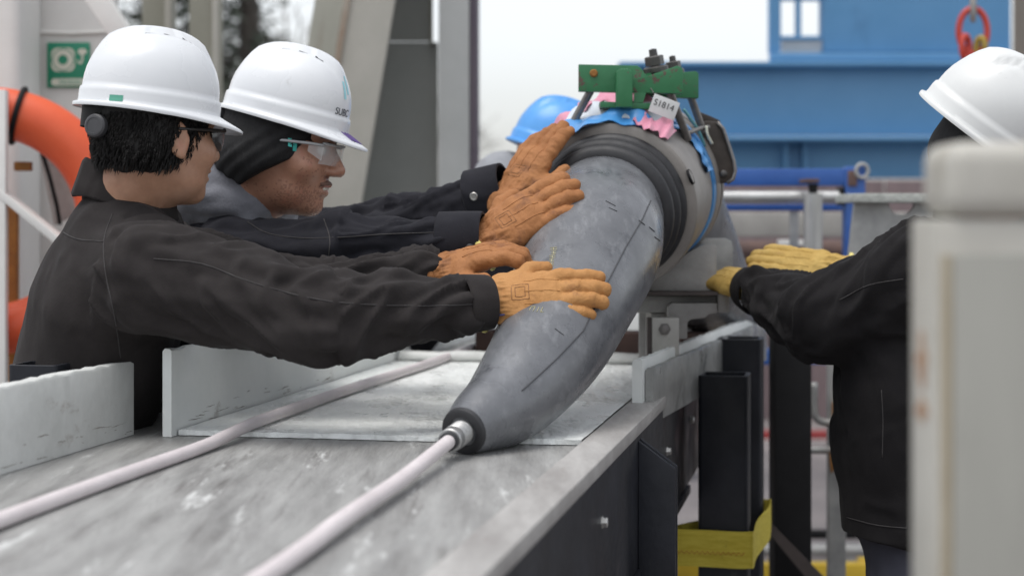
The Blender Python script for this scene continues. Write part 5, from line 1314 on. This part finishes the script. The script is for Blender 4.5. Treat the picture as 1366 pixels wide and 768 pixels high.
# ------------------------------------------------------------------ man 2: beanie, hood and clear glasses
p2 = thing('person', 'man in black beanie, clear glasses and white hard hat, grey hood over navy jacket', 'person', (P(240, 0, 3.52).x, 3.52, 0))
h2 = P(374, 191, 3.36); R2 = head_rot(-8, 11, 0); S2 = 1.11
nb2 = R2.transposed() @ (P(322, 288, 3.42) - h2)
V, F = g_head(nb2, .006)
A2 = lambda g, s=S2: xf(g, R2, h2, s)
body2 = obj_sdf('body', (A2((V, F))[0], F), m_skin2, p2)
def stubble(o, V, F, mat, dens=1.0):
    o.data.materials.append(mat); c = V[F].mean(1); rn = RNG.random(len(F)) + .9 * (fbm(c * 60, 2) - .5)
    jaw = np.clip((-.050 - c[:, 2]) / .03, 0, 1) * np.clip((c[:, 0] - .012) / .03, 0, 1) * np.clip((.125 + c[:, 2]) / .02, 0, 1)
    up = np.exp(-(((c[:, 2] + .046) / .008) ** 2)) * np.clip((c[:, 0] - .078) / .01, 0, 1) * np.clip((.032 - np.abs(c[:, 1])) / .01, 0, 1)
    m_ = rn < dens * (jaw * .42 + up)
    for p_ in np.where(m_)[0]: o.data.polygons[int(p_)].material_index = 1
stubble(body2, V, F, M("stubble_skin", (0.26, 0.128, 0.085), (0.31, 0.16, 0.11), 90, 0.6))
trh = BVHTree.FromPolygons([Vector(p) for p in V], F.tolist())
def face_patch(fn, mat, name, lift=.0009, n=15, m=6):
    def g_(i, j):
        a = fn(i / (n - 1), j / (m - 1)); d = Vector(a).normalized(); h_ = trh.ray_cast(Vector((-.0, 0, -.06)) + d * .3, -d)[0]
        return h_ + d * lift * (math.sin(math.pi * j / (m - 1)) ** .5)
    obj(name, A2(g_grid(g_, n, m)), mat, body2, smooth=180)
face_patch(lambda u, v: (1, (u - .5) * .56, .125 - .17 * abs(u - .5) ** 1.6 - v * .085), m_stubble, 'moustache', .0016)
face_patch(lambda u, v: (1, (u - .5) * .42, .02 - v * .09 + .05 * (abs(u - .5))), m_lips, 'lower_lip', .0012)
obj('teeth', A2(g_box((.093, 0, -.0635), (.010, .030, .006), None, .002)), m_teeth, body2)
for s_ in (1, -1):
    e = obj('eye', A2(g_lathe((.0815, .032 * s_, .002), (1, 0, 0), [(-.011, 0), (-.008, .008), (0, .011), (.006, .009), (.010, .005), (.011, 0)], 20)), m_eye, body2, smooth=180)
    obj('iris', A2(g_lathe((.0917, .032 * s_, .001), (1, 0, 0), [(-.002, .0052), (.0008, .004), (.0012, 0)], 16)), m_iris, e, smooth=180)
    obj('eyebrow', A2(g_tube([(.093, .014 * s_, .022), (.094, .030 * s_, .027), (.082, .048 * s_, .024)], [.003, .0042, .002], 8)), m_hair, body2, smooth=180)
b = Body(.0045); b.ell((-.014, 0, .034), (.101, .088, .090), .02).ell((-.026, 0, -.030), (.094, .095, .064), .03).cut((.60, 0, -.80), .0415).cut((0, 0, 1), .052)
Vb, Fb = b.mesh(); Nb = vnorm(Vb, Fb); tt_ = Vb @ np.array((.60, 0, -.80))
Vb = Vb + Nb * (np.sin(tt_ * 260 + 4 * Vb[:, 0] * 12) * .0016 * (tt_ > -.02) + (fbm(Vb * 24, 2) - .5) * .006)[:, None]
bn = obj_sdf('beanie', (A2((Vb, Fb))[0], Fb), m_beanie, p2)
trb = BVHTree.FromPolygons([Vector(p) for p in A2((Vb, Fb))[0]], Fb.tolist())
lg_ = []
for q in ([(384, 184), (389, 185), (389, 196), (384, 195)], [(391, 190), (396, 191), (395, 202), (390, 201)]):
    pts = [hit(trb, x, y, .0012)[0] for x, y in q]
    if all(p is not None for p in pts): lg_.append((np.array([tuple(p) for p in pts]), [(0, 1, 2, 3)]))
if lg_: obj('teal_logo', g_join(*lg_), m_teal2, bn)
hat2o = P(384, 153, 3.36); RH2 = head_rot(-3, 14, 0)
hat2 = add_hat(p2, RH2, hat2o, m_hat, 1.01, 'logo', -1)
knob(hat2, RH2, hat2o, (-.122, -.035, -.03), .018)
obj('pen_marks', xf(g_join(*[g_tube([on_hat(-18 + k * 3.2, -13 - (k % 2) * 1.2, .001), on_hat(-16.6 + k * 3.2, -15.5, .001), on_hat(-15.8 + k * 3.2, -13.4, .001)], .0008, 5) for k in range(6)]), RH2, hat2o, 1.01), m_inkp, hat2)
glasses(p2, R2, h2, S2, m_lens, m_frame)
J2 = dict(H=P(215, 545, 3.55), C=P(262, 395, 3.52), N=P(318, 292, 3.46), SR=P(300, 338, 3.33), ER=P(452, 328, 3.26), WR=P(610, 322, 3.22),
          SL=P(375, 325, 3.66), EL=P(520, 300, 3.60), WL=P(652, 258, 3.53))
jk2, VF2 = jacket(p2, J2, m_jk2, 4.0, .98, (.74, .74))
tr2 = seams(jk2, VF2, [[(330, 296), (360, 312), (420, 318), (520, 312), (590, 310)], [(432, 292), (440, 318), (438, 345)]])
# buttoned cuffs with flap
def flap_cuff(jk, E, W, r, L, near=True, sx=None):
    o = cuff(jk, E, W, m_jk2, r, L)
    return o
flap_cuff(jk2, J2['ER'], J2['WR'] + Vector((.012, 0, 0)), .056, .085); flap_cuff(jk2, J2['EL'], J2['WL'] + Vector((.004, 0, 0)), .058, .08)
cuffs = [o for o in jk2.children if o.name.startswith('cuff')]
def world_tree(o):
    base = ROOTLOC[o.name]; return BVHTree.FromPolygons([v.co + base for v in o.data.vertices], [list(p.vertices) for p in o.data.polygons])
for o, (x, y), mm in zip(cuffs, ((627, 331), (632, 262)), (m_snapd, m_snap)):
    snap(o, world_tree(o), x, y, mm)
# hood lying on the shoulders
b = Body(.0065); N2 = J2['N'] + Vector((-.02, 0, .062))
for k in range(15):
    a = R(-150 + 300 * k / 14); a2 = R(-150 + 300 * (k + 1) / 14)
    f_ = lambda t: N2 + Vector((-.085 * math.cos(t) + .012, .100 * math.sin(t), .012 - .055 * (1 - math.cos(t)) * .5 + .0))
    rr = .040 + .018 * (1 + math.cos(a)) * .5
    b.cone(f_(a), f_(a2), rr, .040 + .018 * (1 + math.cos(a2)) * .5, .03, ((0, 0, 1), .85))
b.ell(N2 + Vector((-.105, .0, -.035)), (.075, .105, .062), .04)
Vq, Fq = b.mesh(); Nq = vnorm(Vq, Fq); Vq = Vq + Nq * ((fbm(Vq * np.array([16, 12, 30.]), 3) - .5) * .030)[:, None]; Vq = relax(Vq, Fq, 1)
obj_sdf('hood', (Vq, Fq), m_hood, p2)
legs(p2, P(212, 555, 3.56), (0, 1, 0), (1, .1, 0), m_trous)
t_, n_ = on_joint(781, 256, .012)
glove(p2, 1, P(652, 322, 3.205), t_, (-.34, -.78, .52), m_gl2, (2, 12, 14), 3.0, 1.08, cuff=.014)
t_, n_ = on_joint(747, 172, .012, 3.62)
glove(p2, -1, P(684, 262, 3.48), P(746, 170, 3.56), (-.55, -.72, .42), m_gl2, (4, 12, 12), 4.0, 1.06, lining=False, cuff=.014, tuck=.0)

# ------------------------------------------------------------------ man 3: blue hard hat behind the joint
p3 = thing('person', 'man in blue hard hat and pale grey hood leaning in behind the joint', 'person', (P(455, 0, 4.75).x, 4.75, 0))
h3 = P(740, 222, 4.5); R3 = head_rot(8, 18, 0)
V, F = g_head(R3.transposed() @ (P(672, 262, 4.55) - h3))
obj_sdf('body', (xf((V, F), R3, h3)[0], F), m_skin2, p3)
obj('hard_hat', xf(HATG, head_rot(14, 20, 4), P(744, 202, 4.5), 1.04), m_hatblue, p3, smooth=55)
J3 = dict(H=P(462, 480, 4.75), C=P(590, 360, 4.66), N=P(690, 275, 4.58), SR=P(640, 330, 4.45), ER=P(700, 420, 4.42), WR=P(800, 395, 4.30), SL=P(660, 318, 4.85), EL=P(760, 400, 4.85), WL=P(850, 380, 4.60))
jk3, VF3 = jacket(p3, J3, m_jk2, 8.0, .95, (.75, .75), .009)
b = Body(.009); N3 = J3['N']
b.ell(P(668, 236, 4.5), (.075, .10, .065), .04).ell(N3 + Vector((-.02, 0, .03)), (.105, .115, .075), .04).ell(N3 + Vector((.045, 0, .07)), (.085, .10, .075), .04).ell(N3 + Vector((-.08, 0, -.02)), (.08, .12, .07), .04)
Vq, Fq = b.mesh(); Nq = vnorm(Vq, Fq); Vq = Vq + Nq * ((fbm(Vq * 18, 3) - .5) * .03)[:, None]
obj_sdf('hood', (Vq, Fq), m_hood3, p3)
legs(p3, P(460, 490, 4.75), (0, 1, 0), (1, 0, 0), m_trous)
for k, (w_, t_) in enumerate(((P(806, 394, 4.29), P(870, 380, 4.2)), (P(856, 378, 4.59), P(900, 370, 4.5)))):
    glove(p3, 1 if k == 0 else -1, w_, t_, (-.2, -.2, 1), m_gl2, (10, 15, 15), 7.0 + k, 1.0, stamp=False, cuff=.03)

# ------------------------------------------------------------------ man 4: at the right
p4 = thing('person', 'man in black jacket and scuffed white hard hat at the right, yellow gloves', 'person', (P(1240, 0, 3.45).x, 3.45, 0))
h4 = P(1330, 205, 3.2); R4 = basis((.80, .25, -.40), (.40, -.2, .86))
V, F = g_head(R4.transposed() @ (P(1330, 300, 3.3) - h4))
obj_sdf('body', (xf((V, F), R4, h4)[0], F), m_skin2, p4)
b = Body(.005); b.ell((-.014, 0, .034), (.106, .085, .092), .02).ell((-.03, 0, -.03), (.09, .085, .065), .03).cut((.72, 0, -.69), .02).cut((0, 0, 1), .035)
Vb, Fb = b.mesh(); obj_sdf('beanie', (xf((Vb, Fb), R4, h4, 1.03)[0], Fb), m_beanie, p4)
hat4 = add_hat(p4, basis((.82, .2, -.50), (.42, -.3, .86)), P(1319, 173, 3.2), m_hatold, 1.08)
J4 = dict(H=P(1222, 590, 3.46), C=P(1234, 430, 3.45), N=P(1312, 300, 3.34), SL=P(1232, 362, 3.25), EL=P(1098, 428, 3.36), WL=P(1006, 387, 3.68),
          SR=P(1300, 350, 3.66), ER=P(1205, 425, 3.82), WR=P(1130, 370, 3.80))
jk4, VF4 = jacket(p4, J4, m_jk4, 12.0, 1.14, (1.08, .70), hem=P(0, 706, 3.46).z)
cuff(jk4, J4['EL'], J4['WL'], m_jk4, .0505, .05)
collar(jk4, P(1318, 298, 3.32), (.1, -.1, 1), (-.6, .8, 0), m_jk4, .085, .06, 24, .5)
seams(jk4, VF4, [[(1176, 520), (1178, 560), (1177, 610)], [(1130, 690), (1170, 700), (1210, 704)], [(1120, 400), (1160, 380), (1205, 372)]])
legs(p4, P(1222, 660, 3.47), (.25, 1, 0), (-1, .25, 0), m_trous4)
glove(p4, -1, P(1000, 383, 3.70), P(948, 392, 3.84), (-.1, -.45, .9), m_gl4, (8, 40, 40), 9.0, 1.0, stamp=False, cuff=.03)
glove(p4, 1, P(1112, 360, 3.80), P(1014, 346, 3.85), (.08, -.75, .65), m_gl4, (-4, 8, 10), 10.0, 1.0, stamp=False, cuff=.03, thumb=-.012)
